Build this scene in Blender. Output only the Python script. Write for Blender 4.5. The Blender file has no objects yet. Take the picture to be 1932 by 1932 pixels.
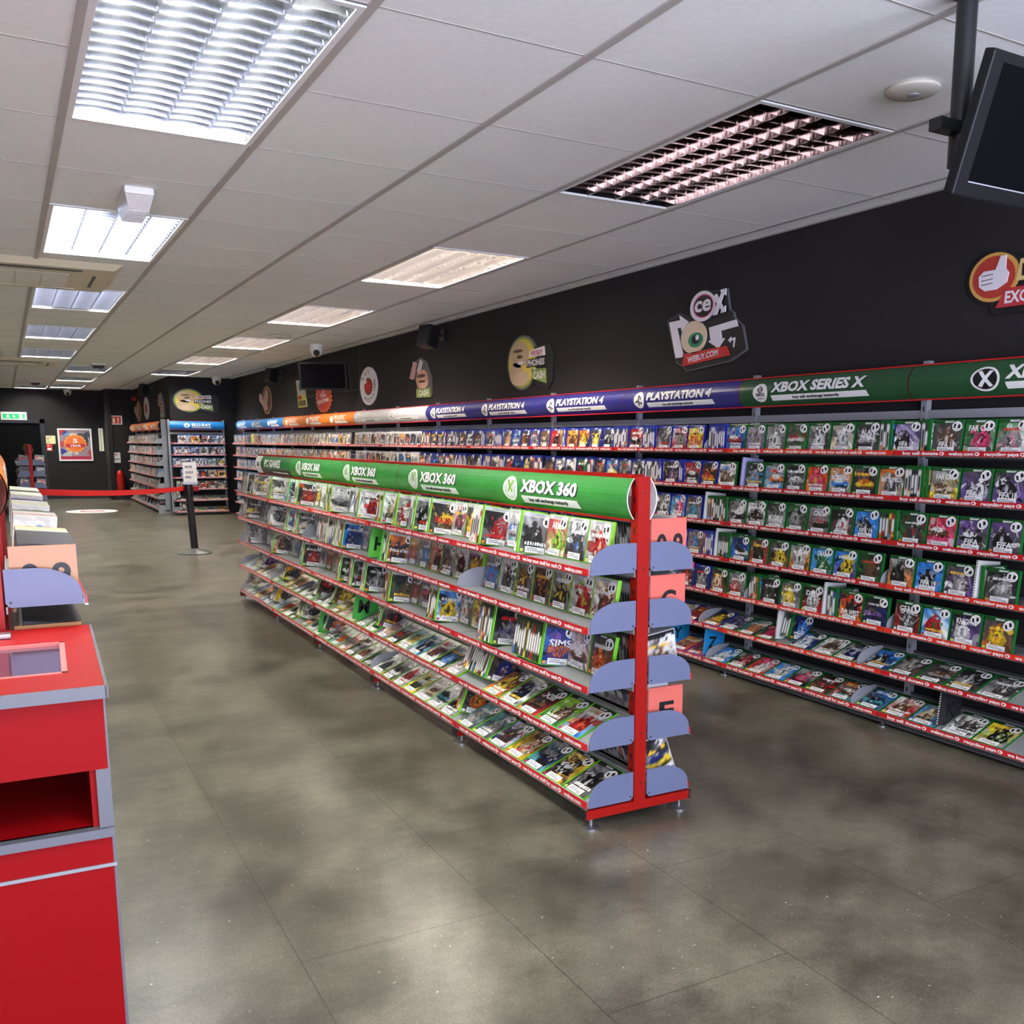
import bpy, bmesh, math, random
import numpy as np
from mathutils import Vector, Matrix
PI = math.pi
random.seed(7)
SC = bpy.context.scene
COL = SC.collection

# ------------------------------------------------------------------ camera, world, light, exposure
cam_d = bpy.data.cameras.new('camera'); cam = bpy.data.objects.new('camera', cam_d); COL.objects.link(cam)
def cam_axes(yaw, pitch, roll):
    cy, sy, cp, sp = math.cos(yaw), math.sin(yaw), math.cos(pitch), math.sin(pitch)
    f = Vector((sy*cp, cy*cp, sp)); r = Vector((cy, -sy, 0)); u = r.cross(f)
    cr, sr = math.cos(roll), math.sin(roll)
    return cr*r + sr*u, -sr*r + cr*u, f
CH = 1.37
_r, _u, _f = cam_axes(math.radians(30.459), math.radians(-9.11), math.radians(0.318))
cam.matrix_world = Matrix(((_r.x, _u.x, -_f.x, 0), (_r.y, _u.y, -_f.y, 0), (_r.z, _u.z, -_f.z, CH), (0, 0, 0, 1)))
cam_d.sensor_width = 36; cam_d.sensor_fit = 'HORIZONTAL'; cam_d.lens = 1828.9/1932*36
cam_d.shift_x = (966-1093.83)/1932; cam_d.shift_y = (1129.66-966)/1932
cam_d.clip_start = 0.05; cam_d.clip_end = 100
SC.camera = cam
SC.view_settings.view_transform = 'Standard'; SC.view_settings.look = 'None'
SC.view_settings.gamma = 1; SC.view_settings.use_curve_mapping = False
SC.view_settings.exposure = 2.35
W = bpy.data.worlds.new('daylight'); SC.world = W; W.use_nodes = True
# pale sky above the horizon; brighter lower half added to lift the ceiling
_n = W.node_tree.nodes; _bg = _n['Background']; _tc = _n.new('ShaderNodeTexCoord'); _sx = _n.new('ShaderNodeSeparateXYZ'); _mr = _n.new('ShaderNodeMapRange'); _mc = _n.new('ShaderNodeMix')
_mr.inputs[1].default_value = -.05; _mr.inputs[2].default_value = .05; _mr.inputs[3].default_value = 4.4; _mr.inputs[4].default_value = 2.2
_mc.data_type = 'RGBA'; _mc.inputs[6].default_value = (.74, .77, 1.0, 1); _mc.inputs[7].default_value = (.66, .76, 1.0, 1)
for a_, b_ in ((_tc.outputs['Generated'], _sx.inputs[0]), (_sx.outputs['Z'], _mr.inputs[0]), (_mr.outputs[0], _bg.inputs[1]), (_sx.outputs['Z'], _mc.inputs[0]), (_mc.outputs[2], _bg.inputs[0])): W.node_tree.links.new(a_, b_)
TUBE_COOL, TUBE_WARM = 26.0, 28.0          # strength of the fluorescent tubes
# sky light entering by the shop window behind the camera (sampling portal)
pl = bpy.data.lights.new('window_portal', 'AREA'); pl.shape = 'RECTANGLE'; pl.size = 6.2; pl.size_y = 2.1
pl.cycles.is_portal = True
plo = bpy.data.objects.new('window_portal', pl); COL.objects.link(plo)
plo.location = (0.4, -2.25, 1.3); plo.rotation_euler = (math.radians(90), 0, 0)

# ------------------------------------------------------------------ materials
def lin(c):
    return tuple(((x/255)/12.92 if x/255 <= .04045 else ((x/255+.055)/1.055)**2.4) for x in c)
MATS = {}
def mat(name, rgb, rough=.5, metal=0, spec=.5, emit=None, bump=0, bscale=60, noise=0, nscale=20):
    if name in MATS: return MATS[name]
    m = bpy.data.materials.new(name); m.use_nodes = True; nt = m.node_tree; b = nt.nodes['Principled BSDF']
    c = lin(rgb)
    b.inputs['Base Color'].default_value = (*c, 1); b.inputs['Roughness'].default_value = rough
    b.inputs['Metallic'].default_value = metal; b.inputs['Specular IOR Level'].default_value = spec
    if emit:
        b.inputs['Emission Color'].default_value = (*emit[0], 1); b.inputs['Emission Strength'].default_value = emit[1]
    if noise:
        t = nt.nodes.new('ShaderNodeTexCoord'); n = nt.nodes.new('ShaderNodeTexNoise'); n.inputs['Scale'].default_value = nscale; n.inputs['Detail'].default_value = 5
        r = nt.nodes.new('ShaderNodeMapRange'); r.inputs[1].default_value = .3; r.inputs[2].default_value = .7; r.inputs[3].default_value = 1-noise; r.inputs[4].default_value = 1+noise
        mx = nt.nodes.new('ShaderNodeVectorMath'); mx.operation = 'SCALE'; mx.inputs[0].default_value = c
        nt.links.new(t.outputs['Object'], n.inputs['Vector']); nt.links.new(n.outputs[0], r.inputs[0]); nt.links.new(r.outputs[0], mx.inputs['Scale']); nt.links.new(mx.outputs[0], b.inputs['Base Color'])
    if bump:
        t = nt.nodes.new('ShaderNodeTexCoord'); n = nt.nodes.new('ShaderNodeTexNoise'); n.inputs['Scale'].default_value = bscale; n.inputs['Detail'].default_value = 3
        bp = nt.nodes.new('ShaderNodeBump'); bp.inputs['Strength'].default_value = bump; bp.inputs['Distance'].default_value = .002
        nt.links.new(t.outputs['Object'], n.inputs['Vector']); nt.links.new(n.outputs[0], bp.inputs['Height']); nt.links.new(bp.outputs[0], b.inputs['Normal'])
    MATS[name] = m; return m

def art_material():
    m = bpy.data.materials.new('cover_print'); m.use_nodes = True; nt = m.node_tree; b = nt.nodes['Principled BSDF']
    a = nt.nodes.new('ShaderNodeAttribute'); a.attribute_name = 'print'; nt.links.new(a.outputs['Color'], b.inputs['Base Color'])
    b.inputs['Roughness'].default_value = .28; b.inputs['Specular IOR Level'].default_value = .45
    return m
ART = art_material()

def floor_material():
    m = bpy.data.materials.new('vinyl_floor'); m.use_nodes = True; nt = m.node_tree; N = nt.nodes; L = nt.links; b = N['Principled BSDF']
    tc = N.new('ShaderNodeTexCoord')
    def noise(s, d, ro=.55):
        n = N.new('ShaderNodeTexNoise'); n.inputs['Scale'].default_value = s; n.inputs['Detail'].default_value = d; n.inputs['Roughness'].default_value = ro
        L.new(tc.outputs['Object'], n.inputs['Vector']); return n
    n1, n2, n3 = noise(2.2, 6, .65), noise(9, 8, .7), noise(130, 3)
    def ramp(src, lo, hi, a, c):
        r = N.new('ShaderNodeMapRange'); r.interpolation_type = 'SMOOTHSTEP'; r.inputs[1].default_value = lo; r.inputs[2].default_value = hi; L.new(src.outputs[0], r.inputs[0])
        q = N.new('ShaderNodeMix'); q.data_type = 'RGBA'; q.inputs[6].default_value = (*lin(a), 1); q.inputs[7].default_value = (*lin(c), 1); L.new(r.outputs[0], q.inputs[0]); return q
    r1 = ramp(n1, .32, .68, (82, 79, 69), (132, 127, 112))
    r2 = ramp(n2, .3, .72, (176, 173, 164), (244, 242, 236))
    mx = N.new('ShaderNodeMix'); mx.data_type = 'RGBA'; mx.blend_type = 'MULTIPLY'; mx.inputs[0].default_value = .75
    L.new(r1.outputs[2], mx.inputs[6]); L.new(r2.outputs[2], mx.inputs[7])
    r3 = ramp(n3, .3, .72, (178, 178, 172), (255, 255, 250))
    mx2 = N.new('ShaderNodeMix'); mx2.data_type = 'RGBA'; mx2.blend_type = 'MULTIPLY'; mx2.inputs[0].default_value = .9
    L.new(mx.outputs[2], mx2.inputs[6]); L.new(r3.outputs[2], mx2.inputs[7])
    # tile to tile shade and seams
    br = N.new('ShaderNodeTexBrick'); br.inputs['Scale'].default_value = 1; br.offset = .5
    br.inputs['Brick Width'].default_value = 1.22; br.inputs['Row Height'].default_value = .58; br.inputs['Mortar Size'].default_value = .0022
    br.inputs['Color1'].default_value = (.90, .90, .90, 1); br.inputs['Color2'].default_value = (1, 1, .99, 1); br.inputs['Mortar'].default_value = (.45, .45, .43, 1)
    mp = N.new('ShaderNodeMapping'); mp.inputs['Rotation'].default_value = (0, 0, PI/2)
    L.new(tc.outputs['Object'], mp.inputs[0]); L.new(mp.outputs[0], br.inputs['Vector'])
    mx3 = N.new('ShaderNodeMix'); mx3.data_type = 'RGBA'; mx3.blend_type = 'MULTIPLY'; mx3.inputs[0].default_value = 1
    L.new(mx2.outputs[2], mx3.inputs[6]); L.new(br.outputs['Color'], mx3.inputs[7])
    # pale specks
    v = noise(60, 2); vr = N.new('ShaderNodeMapRange'); vr.inputs[1].default_value = .72; vr.inputs[2].default_value = .76
    L.new(v.outputs[0], vr.inputs[0])
    mx4 = N.new('ShaderNodeMix'); mx4.data_type = 'RGBA'; mx4.inputs[7].default_value = (*lin((200, 198, 188)), 1)
    L.new(vr.outputs[0], mx4.inputs[0]); L.new(mx3.outputs[2], mx4.inputs[6]); L.new(mx4.outputs[2], b.inputs['Base Color'])
    b.inputs['Roughness'].default_value = .28; b.inputs['Specular IOR Level'].default_value = .45
    return m
ART = art_material()

def floor_material():
    m = bpy.data.materials.new('vinyl_floor'); m.use_nodes = True; nt = m.node_tree; N = nt.nodes; L = nt.links; b = N['Principled BSDF']
    tc = N.new('ShaderNodeTexCoord')
    def noise(s, d, ro=.55):
        n = N.new('ShaderNodeTexNoise'); n.inputs['Scale'].default_value = s; n.inputs['Detail'].default_value = d; n.inputs['Roughness'].default_value = ro
        L.new(tc.outputs['Object'], n.inputs['Vector']); return n
    n1, n2, n3 = noise(2.2, 6, .65), noise(9, 8, .7), noise(130, 3)
    def ramp(src, lo, hi, a, c):
        r = N.new('ShaderNodeMapRange'); r.interpolation_type = 'SMOOTHSTEP'; r.inputs[1].default_value = lo; r.inputs[2].default_value = hi; L.new(src.outputs[0], r.inputs[0])
        q = N.new('ShaderNodeMix'); q.data_type = 'RGBA'; q.inputs[6].default_value = (*lin(a), 1); q.inputs[7].default_value = (*lin(c), 1); L.new(r.outputs[0], q.inputs[0]); return q
    r1 = ramp(n1, .32, .68, (88, 85, 74), (138, 133, 118))
    r2 = ramp(n2, .3, .72, (190, 187, 178), (244, 242, 236))
    mx = N.new('ShaderNodeMix'); mx.data_type = 'RGBA'; mx.blend_type = 'MULTIPLY'; mx.inputs[0].default_value = .75
    L.new(r1.outputs[2], mx.inputs[6]); L.new(r2.outputs[2], mx.inputs[7])
    r3 = ramp(n3, .3, .72, (178, 178, 172), (255, 255, 250))
    mx2 = N.new('ShaderNodeMix'); mx2.data_type = 'RGBA'; mx2.blend_type = 'MULTIPLY'; mx2.inputs[0].default_value = .6
    L.new(mx.outputs[2], mx2.inputs[6]); L.new(r3.outputs[2], mx2.inputs[7])
    # tile to tile shade and seams
    br = N.new('ShaderNodeTexBrick'); br.inputs['Scale'].default_value = 1; br.offset = .5
    br.inputs['Brick Width'].default_value = 1.22; br.inputs['Row Height'].default_value = .58; br.inputs['Mortar Size'].default_value = .0022
    br.inputs['Color1'].default_value = (.90, .90, .90, 1); br.inputs['Color2'].default_value = (1, 1, .99, 1); br.inputs['Mortar'].default_value = (.45, .45, .43, 1)
    mp = N.new('ShaderNodeMapping'); mp.inputs['Rotation'].default_value = (0, 0, PI/2)
    L.new(tc.outputs['Object'], mp.inputs[0]); L.new(mp.outputs[0], br.inputs['Vector'])
    mx3 = N.new('ShaderNodeMix'); mx3.data_type = 'RGBA'; mx3.blend_type = 'MULTIPLY'; mx3.inputs[0].default_value = 1
    L.new(mx2.outputs[2], mx3.inputs[6]); L.new(br.outputs['Color'], mx3.inputs[7])
    # pale specks
    v = noise(60, 2); vr = N.new('ShaderNodeMapRange'); vr.inputs[1].default_value = .72; vr.inputs[2].default_value = .76
    L.new(v.outputs[0], vr.inputs[0])
    mx4 = N.new('ShaderNodeMix'); mx4.data_type = 'RGBA'; mx4.inputs[7].default_value = (*lin((200, 198, 188)), 1)
    L.new(vr.outputs[0], mx4.inputs[0]); L.new(mx3.outputs[2], mx4.inputs[6]); L.new(mx4.outputs[2], b.inputs['Base Color'])
    rr = N.new('ShaderNodeMapRange'); rr.inputs[1].default_value = .2; rr.inputs[2].default_value = .8; rr.inputs[3].default_value = .25; rr.inputs[4].default_value = .33
    L.new(n2.outputs[0], rr.inputs[0]); b.inputs['Roughness'].default_value = .28
    bp = N.new('ShaderNodeBump'); bp.inputs['Strength'].default_value = .08; bp.inputs['Distance'].default_value = .002
    L.new(n3.outputs[0], bp.inputs['Height']); L.new(bp.outputs[0], b.inputs['Normal'])
    return m

M_ceil = mat('ceiling_tile', (234, 235, 231), .9, bump=.35, bscale=160, noise=.03, nscale=45)
M_tbar = mat('tbar_enamel', (176, 171, 164), .5)
M_wall = mat('black_paint', (38, 36, 37), .75, spec=.25, noise=.12, nscale=1.5)
M_trim = mat('black_gloss', (20, 20, 21), .35)
M_red = mat('red_enamel', (158, 18, 10), .42, spec=.3)
M_redlam = mat('red_laminate', (138, 7, 11), .5, spec=.12, bump=.1, bscale=300)
M_grey = mat('grey_enamel', (150, 152, 158), .42)
M_plate = mat('daylight_tinted_grey_enamel', (104, 111, 140), .45, noise=.04, nscale=8)  # grey paint with the window's bluish daylight mixed into its colour
M_steel = mat('steel', (170, 172, 175), .3, metal=.9)
M_shelf = mat('shelf_grey', (140, 142, 140), .4, noise=.05, nscale=6)
M_dark = mat('charcoal_metal', (62, 62, 66), .5)
M_strip = mat('strip_red', (196, 28, 36), .35)
M_stripo = mat('strip_orange_red', (224, 52, 30), .35)
M_white = mat('white_print', (240, 238, 234), .45)
M_black = mat('black_print', (22, 21, 23), .5)
M_ltext = mat('grey_print', (120, 120, 122), .5)
M_wplas = mat('white_plastic', (226, 224, 216), .4)
M_cream = mat('cream_plastic', (214, 205, 176), .5)
M_creamd = mat('grille_taupe', (150, 138, 122), .6)
M_chrome = mat('louvre_aluminium', (122, 124, 127), .22, metal=1)
M_mirror = mat('louvre_mirror_red_reflection', (150, 136, 130), .10, metal=1)  # red reflections of the shop are tinted into the metal colour
M_lwhite = mat('louvre_satin', (176, 168, 160), .32, metal=1)
M_tray = mat('tray_grey', (110, 110, 110), .5)
M_body = mat('luminaire_white', (225, 225, 222), .5)
M_tubecool = mat('tube_cool', (255, 255, 255), .4, emit=((.98, .98, .93), TUBE_COOL))
M_tubewarm = mat('tube_warm', (255, 255, 255), .4, emit=((1.0, .92, .82), TUBE_WARM))
M_tubeoff = mat('tube_off', (215, 214, 210), .3)
M_screen = mat('screen_glass', (9, 9, 12), .25, spec=.2)
M_bez = mat('bezel_black', (15, 15, 17), .5, spec=.3, bump=.1, bscale=200)

# ------------------------------------------------------------------ mesh builder
def unit_text(s, bold=.026, cache={}):
    """2D outline mesh of a string: cap height 1, left edge 0."""
    if (s, bold) in cache: return cache[(s, bold)]
    c = bpy.data.curves.new('t', 'FONT'); c.body = s; c.size = 1; c.resolution_u = 5 if len(s) < 4 else 2; c.offset = bold
    o = bpy.data.objects.new('t', c); COL.objects.link(o)
    dg = bpy.context.evaluated_depsgraph_get(); me = bpy.data.meshes.new_from_object(o.evaluated_get(dg))
    v = [(p.co.x, p.co.y) for p in me.vertices]; f = [tuple(p.vertices) for p in me.polygons]
    bpy.data.objects.remove(o); bpy.data.curves.remove(c); bpy.data.meshes.remove(me)
    x0 = min(p[0] for p in v); cap = .73
    v = [((p[0]-x0)/cap, p[1]/cap) for p in v]
    cache[(s, bold)] = (v, f, max(p[0] for p in v)); return cache[(s, bold)]

def banded(v, f, ys):
    """cut a flat outline mesh along horizontal lines so that it can follow a curved sheet."""
    bm = bmesh.new(); vs = [bm.verts.new((x, y, 0)) for x, y in v]
    for q in f:
        try: bm.faces.new([vs[i] for i in q])
        except ValueError: pass
    for y in ys: bmesh.ops.bisect_plane(bm, geom=bm.verts[:]+bm.edges[:]+bm.faces[:], plane_co=(0, y, 0), plane_no=(0, 1, 0))
    bm.verts.index_update(); v2 = [(q.co.x, q.co.y) for q in bm.verts]; f2 = [tuple(q.index for q in p.verts) for p in bm.faces]; bm.free(); return v2, f2
class MB:
    def __init__(s): s.v = []; s.f = []; s.m = []; s.mats = []
    def mi(s, m):
        if m not in s.mats: s.mats.append(m)
        return s.mats.index(m)
    def add(s, vs, fs, m):
        n = len(s.v); s.v += [tuple(p) for p in vs]; k = s.mi(m)
        s.f += [tuple(i+n for i in f) for f in fs]; s.m += [k]*len(fs); return s
    def box(s, a, b, m, bev=0):
        (x0, y0, z0), (x1, y1, z1) = [min(p, q) for p, q in zip(a, b)], [max(p, q) for p, q in zip(a, b)]
        if bev:
            bm = bmesh.new(); bmesh.ops.create_cube(bm, size=1)
            for v in bm.verts: v.co = Vector(((x0+x1)/2+v.co.x*(x1-x0), (y0+y1)/2+v.co.y*(y1-y0), (z0+z1)/2+v.co.z*(z1-z0)))
            bmesh.ops.bevel(bm, geom=bm.edges[:], offset=bev, segments=2, profile=.6, affect='EDGES')
            bm.verts.index_update()
            s.add([v.co[:] for v in bm.verts], [[v.index for v in f.verts] for f in bm.faces], m); bm.free(); return s
        v = [(x0, y0, z0), (x1, y0, z0), (x1, y1, z0), (x0, y1, z0), (x0, y0, z1), (x1, y0, z1), (x1, y1, z1), (x0, y1, z1)]
        return s.add(v, [(0, 3, 2, 1), (4, 5, 6, 7), (0, 1, 5, 4), (1, 2, 6, 5), (2, 3, 7, 6), (3, 0, 4, 7)], m)
    def quad(s, pts, m): return s.add(pts, [tuple(range(len(pts)))], m)
    def prism(s, poly, fn, d0, d1, m, side=None):
        """poly: 2D outline; fn(a, b, d) -> 3D; front at d1."""
        n = len(poly); v = [fn(a, b, d0) for a, b in poly] + [fn(a, b, d1) for a, b in poly]
        s.add(v, [tuple(range(n-1, -1, -1)), tuple(range(n, 2*n))], m)
        return s.add(v, [(i, (i+1) % n, n+(i+1) % n, n+i) for i in range(n)], side or m)
    def cyl(s, p0, p1, r0, r1, m, n=20, caps=True):
        p0, p1 = Vector(p0), Vector(p1); d = (p1-p0).normalized(); a = d.orthogonal().normalized(); b = d.cross(a)
        v = []
        for p, r in ((p0, r0), (p1, r1)):
            v += [p+a*r*math.cos(2*PI*i/n)+b*r*math.sin(2*PI*i/n) for i in range(n)]
        f = [(i, (i+1) % n, n+(i+1) % n, n+i) for i in range(n)]
        if caps: f += [tuple(range(n-1, -1, -1)), tuple(range(n, 2*n))]
        return s.add(v, f, m)
    def lathe(s, prof, c, m, n=28, sx=1, sy=1, sz=1):
        v = []; k = len(prof)
        for r, z in prof:
            v += [(c[0]+sx*r*math.cos(2*PI*i/n), c[1]+sy*r*math.sin(2*PI*i/n), c[2]+sz*z) for i in range(n)]
        f = [(j*n+i, j*n+(i+1) % n, (j+1)*n+(i+1) % n, (j+1)*n+i) for j in range(k-1) for i in range(n)]
        f += [tuple(range(n-1, -1, -1)), tuple((k-1)*n+i for i in range(n))]
        return s.add(v, f, m)
    def text(s, st, fn, m, x, y, h, w=None, shear=0, align='l'):
        v, f, tw = unit_text(st, .034 if len(st) > 1 else .028); k = (w/tw) if w else h*.78
        W_ = tw*k; ox = x - (W_/2 if align == 'c' else W_ if align == 'r' else 0)
        return s.add([fn(ox+a*k+shear*b*h, y+b*h) for a, b in v], f, m)
    def build(s, name, parent=None, smooth=False, loc=None):
        me = bpy.data.meshes.new(name); me.from_pydata(s.v, [], s.f)
        for m in s.mats: me.materials.append(m)
        me.polygons.foreach_set('material_index', s.m)
        if smooth:
            me.polygons.foreach_set('use_smooth', [True]*len(s.f))
        me.update()
        if smooth: me.set_sharp_from_angle(angle=math.radians(40))
        o = bpy.data.objects.new(name, me); COL.objects.link(o)
        if parent: o.parent = parent
        if loc: o.location = loc
        return o
def ell(cx, cy, rx, ry, n=32, a0=0, a1=2*PI):
    return [(cx+rx*math.cos(a0+(a1-a0)*i/n), cy+ry*math.sin(a0+(a1-a0)*i/n)) for i in range(n)]
def tag(o, label, cat, group=None):
    o['label'] = label; o['category'] = cat
    if group: o['group'] = group
    return o
def empty(name, loc=(0, 0, 0), rz=0):
    o = bpy.data.objects.new(name, None); COL.objects.link(o); o.location = loc; o.rotation_euler = (0, 0, rz); o.empty_display_size = .1; return o
def struct(o): o['kind'] = 'structure'; return o

# ------------------------------------------------------------------ room shell
ZC = 2.55; XW = 3.847; YF = 26.2; XL = -3.2; YN = -2.2
FLOORM = floor_material()
b = MB(); b.box((XL-.1, YN-.1, -.1), (XW+.1, YF+.1, 0), FLOORM); struct(b.build('floor'))
def xl(i): return .9608+.6858*i
def yl(j): return 2.7686+.75*j
# troffers: (column, first row, state)
TROFFERS = [(-1, 0, 'cool'), (-1, 4, 'cool'), (-1, 8, 'half'), (-1, 12, 'cool'), (-1, 16, 'cool'), (-1, 30-1, 'cool'),
            (0, 20, 'cool'), (0, 24, 'cool'), (0, 28, 'cool'),
            (2, 0, 'off'), (2, 4, 'warm'), (2, 8, 'warm'), (2, 12, 'warm'), (2, 16, 'warm'), (2, 20, 'cool'),
            (-1, -4, 'cool'), (2, -4, 'off'), (-4, 0, 'cool'), (-4, 4, 'cool'), (-4, 8, 'cool'), (-4, 12, 'cool'), (-4, 16, 'cool')]  # unseen fittings; the lit ones are added for light on the floor
holes = {(c, r+k) for c, r, _ in TROFFERS for k in (0, 1)}
b = MB()
xs = [(XL, xl(-5))] + [(xl(i), xl(i+1)) for i in range(-5, 4)] + [(xl(4), XW)]
cols = [-6]+list(range(-5, 4))+[4]
j0 = -7; j1 = int((YF-yl(0))/.75)
for (xa, xb), ci in zip(xs, cols):
    for j in range(j0, j1+1):
        if (ci, j) in holes: continue
        ya, yb = max(yl(j), YN), min(yl(j+1), YF)
        if yb > ya: b.quad([(xa, ya, ZC), (xa, yb, ZC), (xb, yb, ZC), (xb, ya, ZC)], M_ceil)
b.box((XL, YN, ZC+.12), (XW, YF, ZC+.16), M_body)
struct(b.build('ceiling'))
b = MB()
for i in range(-5, 5):
    b.box((xl(i)-.013, YN, ZC-.007), (xl(i)+.013, YF, ZC+.002), M_tbar)
for j in range(j0+1, j1+1):
    for (xa, xb), ci in zip(xs, cols):
        if (ci, j) in holes and (ci, j-1) in holes: continue
        b.box((xa+.014, yl(j)-.004, ZC-.0012), (xb-.014, yl(j)+.004, ZC+.002), M_tbar)
b.box((XW-.02, YN, ZC-.012), (XW, 19.64, ZC), M_tbar)
struct(b.build('trim_1'))['label'] = 'pale metal ceiling grid'
def wallbox(name, a, c): b = MB(); b.box(a, c, M_wall); return struct(b.build(name))
wallbox('wall_right', (XW, YN-.1, 0), (XW+.1, YF+.1, ZC+.2))
wallbox('wall_back', (XL-.1, YF, 0), (XW, YF+.1, ZC+.2))
wallbox('wall_left', (XL-.1, YN-.1, 0), (XL, YF, ZC+.2))
wallbox('wall_return', (2.71, 19.64, 0), (XW, 25.3, ZC+.15))
wallbox('wall_alcove', (2.10, 25.25, 0), (XW, YF, ZC+.15))
# shop front behind the camera: sill wall, head, jambs and the window
b = MB()
for a_, c_ in (((XL, YN-.1, 0), (XW, YN, .28)), ((XL, YN-.1, 2.36), (XW, YN, ZC+.2)), ((XL, YN-.1, .28), (-2.7, YN, 2.36)), ((3.5, YN-.1, .28), (XW, YN, 2.36))): b.box(a_, c_, M_redlam)
struct(b.build('wall_front'))
wf = MB()
for x in (-2.7, -1.15, .4, 1.95, 3.46): wf.box((x, YN-.08, .28), (x+.04, YN-.03, 2.36), M_grey)
wf.box((-2.7, YN-.08, .28), (3.5, YN-.03, .33), M_grey); wf.box((-2.7, YN-.08, 2.31), (3.5, YN-.03, 2.36), M_grey)
w1 = struct(wf.build('window_1'))
gm = bpy.data.materials.new('window_glass'); gm.use_nodes = True; nt = gm.node_tree
for n in list(nt.nodes):
    if n.type != 'OUTPUT_MATERIAL': nt.nodes.remove(n)
tr = nt.nodes.new('ShaderNodeBsdfTransparent'); gl = nt.nodes.new('ShaderNodeBsdfGlossy'); gl.inputs['Roughness'].default_value = .03; mx = nt.nodes.new('ShaderNodeMixShader'); mx.inputs[0].default_value = .07
nt.links.new(tr.outputs[0], mx.inputs[1]); nt.links.new(gl.outputs[0], mx.inputs[2]); nt.links.new(mx.outputs[0], nt.nodes[0].inputs[0])
b = MB(); b.box((-2.68, YN-.058, .31), (3.48, YN-.052, 2.34), gm); b.build('glass_pane', w1)
# baseboards and wall seams
b = MB(); b.box((XW-.012, YN, 0), (XW, 19.64, .09), M_trim); struct(b.build('baseboard_right'))
b = MB(); b.box((.86, YF-.015, 0), (2.10, YF, .085), M_trim); struct(b.build('baseboard_back'))
b = MB(); b.box((2.10, 25.235, 0), (2.71, 25.25, .085), M_trim); struct(b.build('baseboard_alcove'))
b = MB(); b.box((XW-.006, 11.9, 1.95), (XW, 11.93, ZC), M_black); b.box((XW-.012, 11.93, 2.0), (XW, 14.4, 2.02), M_black); struct(b.build('trim_2'))['label'] = 'seam of a black wall panel'
b = MB(); b.box((2.10, 25.22, 0), (2.20, 25.25, ZC), M_wall); struct(b.build('trim_3'))['label'] = 'black door post at the alcove'
# back door: dark opening with architrave and leaf
dm = mat('door_black', (6, 6, 7), .8, spec=.1)
b = MB()
b.box((.76, YF-.05, 0), (.86, YF, 1.86), M_trim); b.box((-.9, YF-.05, 1.76), (.86, YF, 1.86), M_trim); b.box((-.9, YF-.05, 0), (-.8, YF, 1.86), M_trim)
b.box((-.8, YF-.02, 0), (.76, YF-.005, 1.76), dm)
d1 = struct(b.build('door_1'))
b = MB(); b.box((-.72, YF-.035, .9), (-.69, YF-.02, 1.05), M_steel); b.build('door_handle', d1)

# ------------------------------------------------------------------ ceiling fittings
def troffer(c, r, state, label):
    x0, x1, y0, y1 = xl(c)+.012, xl(c+1)-.012, yl(r)+.012, yl(r+2)-.012
    t = empty('ceiling_light', (x0, y0, ZC)); L, Wd = y1-y0, x1-x0
    tag(t, label, 'ceiling light', 'recessed louvre ceiling lights')
    b = MB(); e = .022
    b.box((0, 0, -.006), (Wd, e, .004), M_body); b.box((0, L-e, -.006), (Wd, L, .004), M_body); b.box((0, e, -.006), (e, L-e, .004), M_body); b.box((Wd-e, e, -.006), (Wd, L-e, .004), M_body)
    b.build('frame', t)
    b = MB()   # reflector tray, open below
    v = [(0, 0, 0), (Wd, 0, 0), (Wd, L, 0), (0, L, 0), (0, 0, .075), (Wd, 0, .075), (Wd, L, .075), (0, L, .075)]
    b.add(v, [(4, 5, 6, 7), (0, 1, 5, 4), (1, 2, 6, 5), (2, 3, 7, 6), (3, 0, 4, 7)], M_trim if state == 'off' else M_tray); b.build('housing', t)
    lane = (Wd-2*e)/4
    M_lv = M_mirror if state == 'off' else M_lwhite if state == 'warm' else M_chrome
    b = MB()   # lengthwise V blades and curved cross blades
    for k in range(5):
        x = e+lane*k; q = .009 if 0 < k < 4 else .006
        b.add([(x-q, e, .045), (x+q, e, .045), (x, e, -.002), (x-q, L-e, .045), (x+q, L-e, .045), (x, L-e, -.002)], [(0, 3, 5, 2), (1, 2, 5, 4), (0, 1, 4, 3)], M_lv)
    n = 18
    for k in range(4):
        xa, xb = e+lane*k+.004, e+lane*(k+1)-.004
        for j in range(1, n):
            y = e+(L-2*e)*j/n
            vs = []; S_ = 6
            for i in range(S_+1):
                u = i/S_; x = xa+(xb-xa)*u; dip = .012*(1-(2*u-1)**2)
                vs += [(x, y-.006, .034), (x, y, .001+dip*.35), (x, y+.006, .034)]
            fs = []
            for i in range(S_): fs += [(3*i, 3*i+3, 3*i+4, 3*i+1), (3*i+1, 3*i+4, 3*i+5, 3*i+2)]
            b.add(vs, fs, M_lv)
    b.build('louvre', t)
    for k in range(4):
        xm = e+lane*(k+.5); on = state in ('cool', 'warm') or (state == 'half' and k in (0, 3))
        m = (M_tubewarm if state == 'warm' else M_tubecool) if on else M_tubeoff
        b = MB(); b.cyl((xm, .03, .056), (xm, L-.03, .056), .013, .013, m, 10); b.build('tube', t, True)
ORD = ['zeroth', 'first', 'second', 'third', 'fourth', 'fifth', 'sixth', 'seventh', 'eighth', 'ninth', 'tenth', 'eleventh', 'twelfth', 'thirteenth', 'fourteenth', 'fifteenth', 'sixteenth', 'seventeenth', 'eighteenth', 'nineteenth']
TENS = ['', '', 'twent', 'thirt', 'fort', 'fift', 'sixt', 'sevent', 'eight', 'ninet']
def ordw(n):
    if n >= 100: return 'hundred-and-'+ordw(n-100) if n > 100 else 'hundredth'
    if n < 20: return ORD[n]
    return TENS[n//10]+'ieth' if n % 10 == 0 else TENS[n//10]+'y-'+ORD[n % 10]
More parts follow.
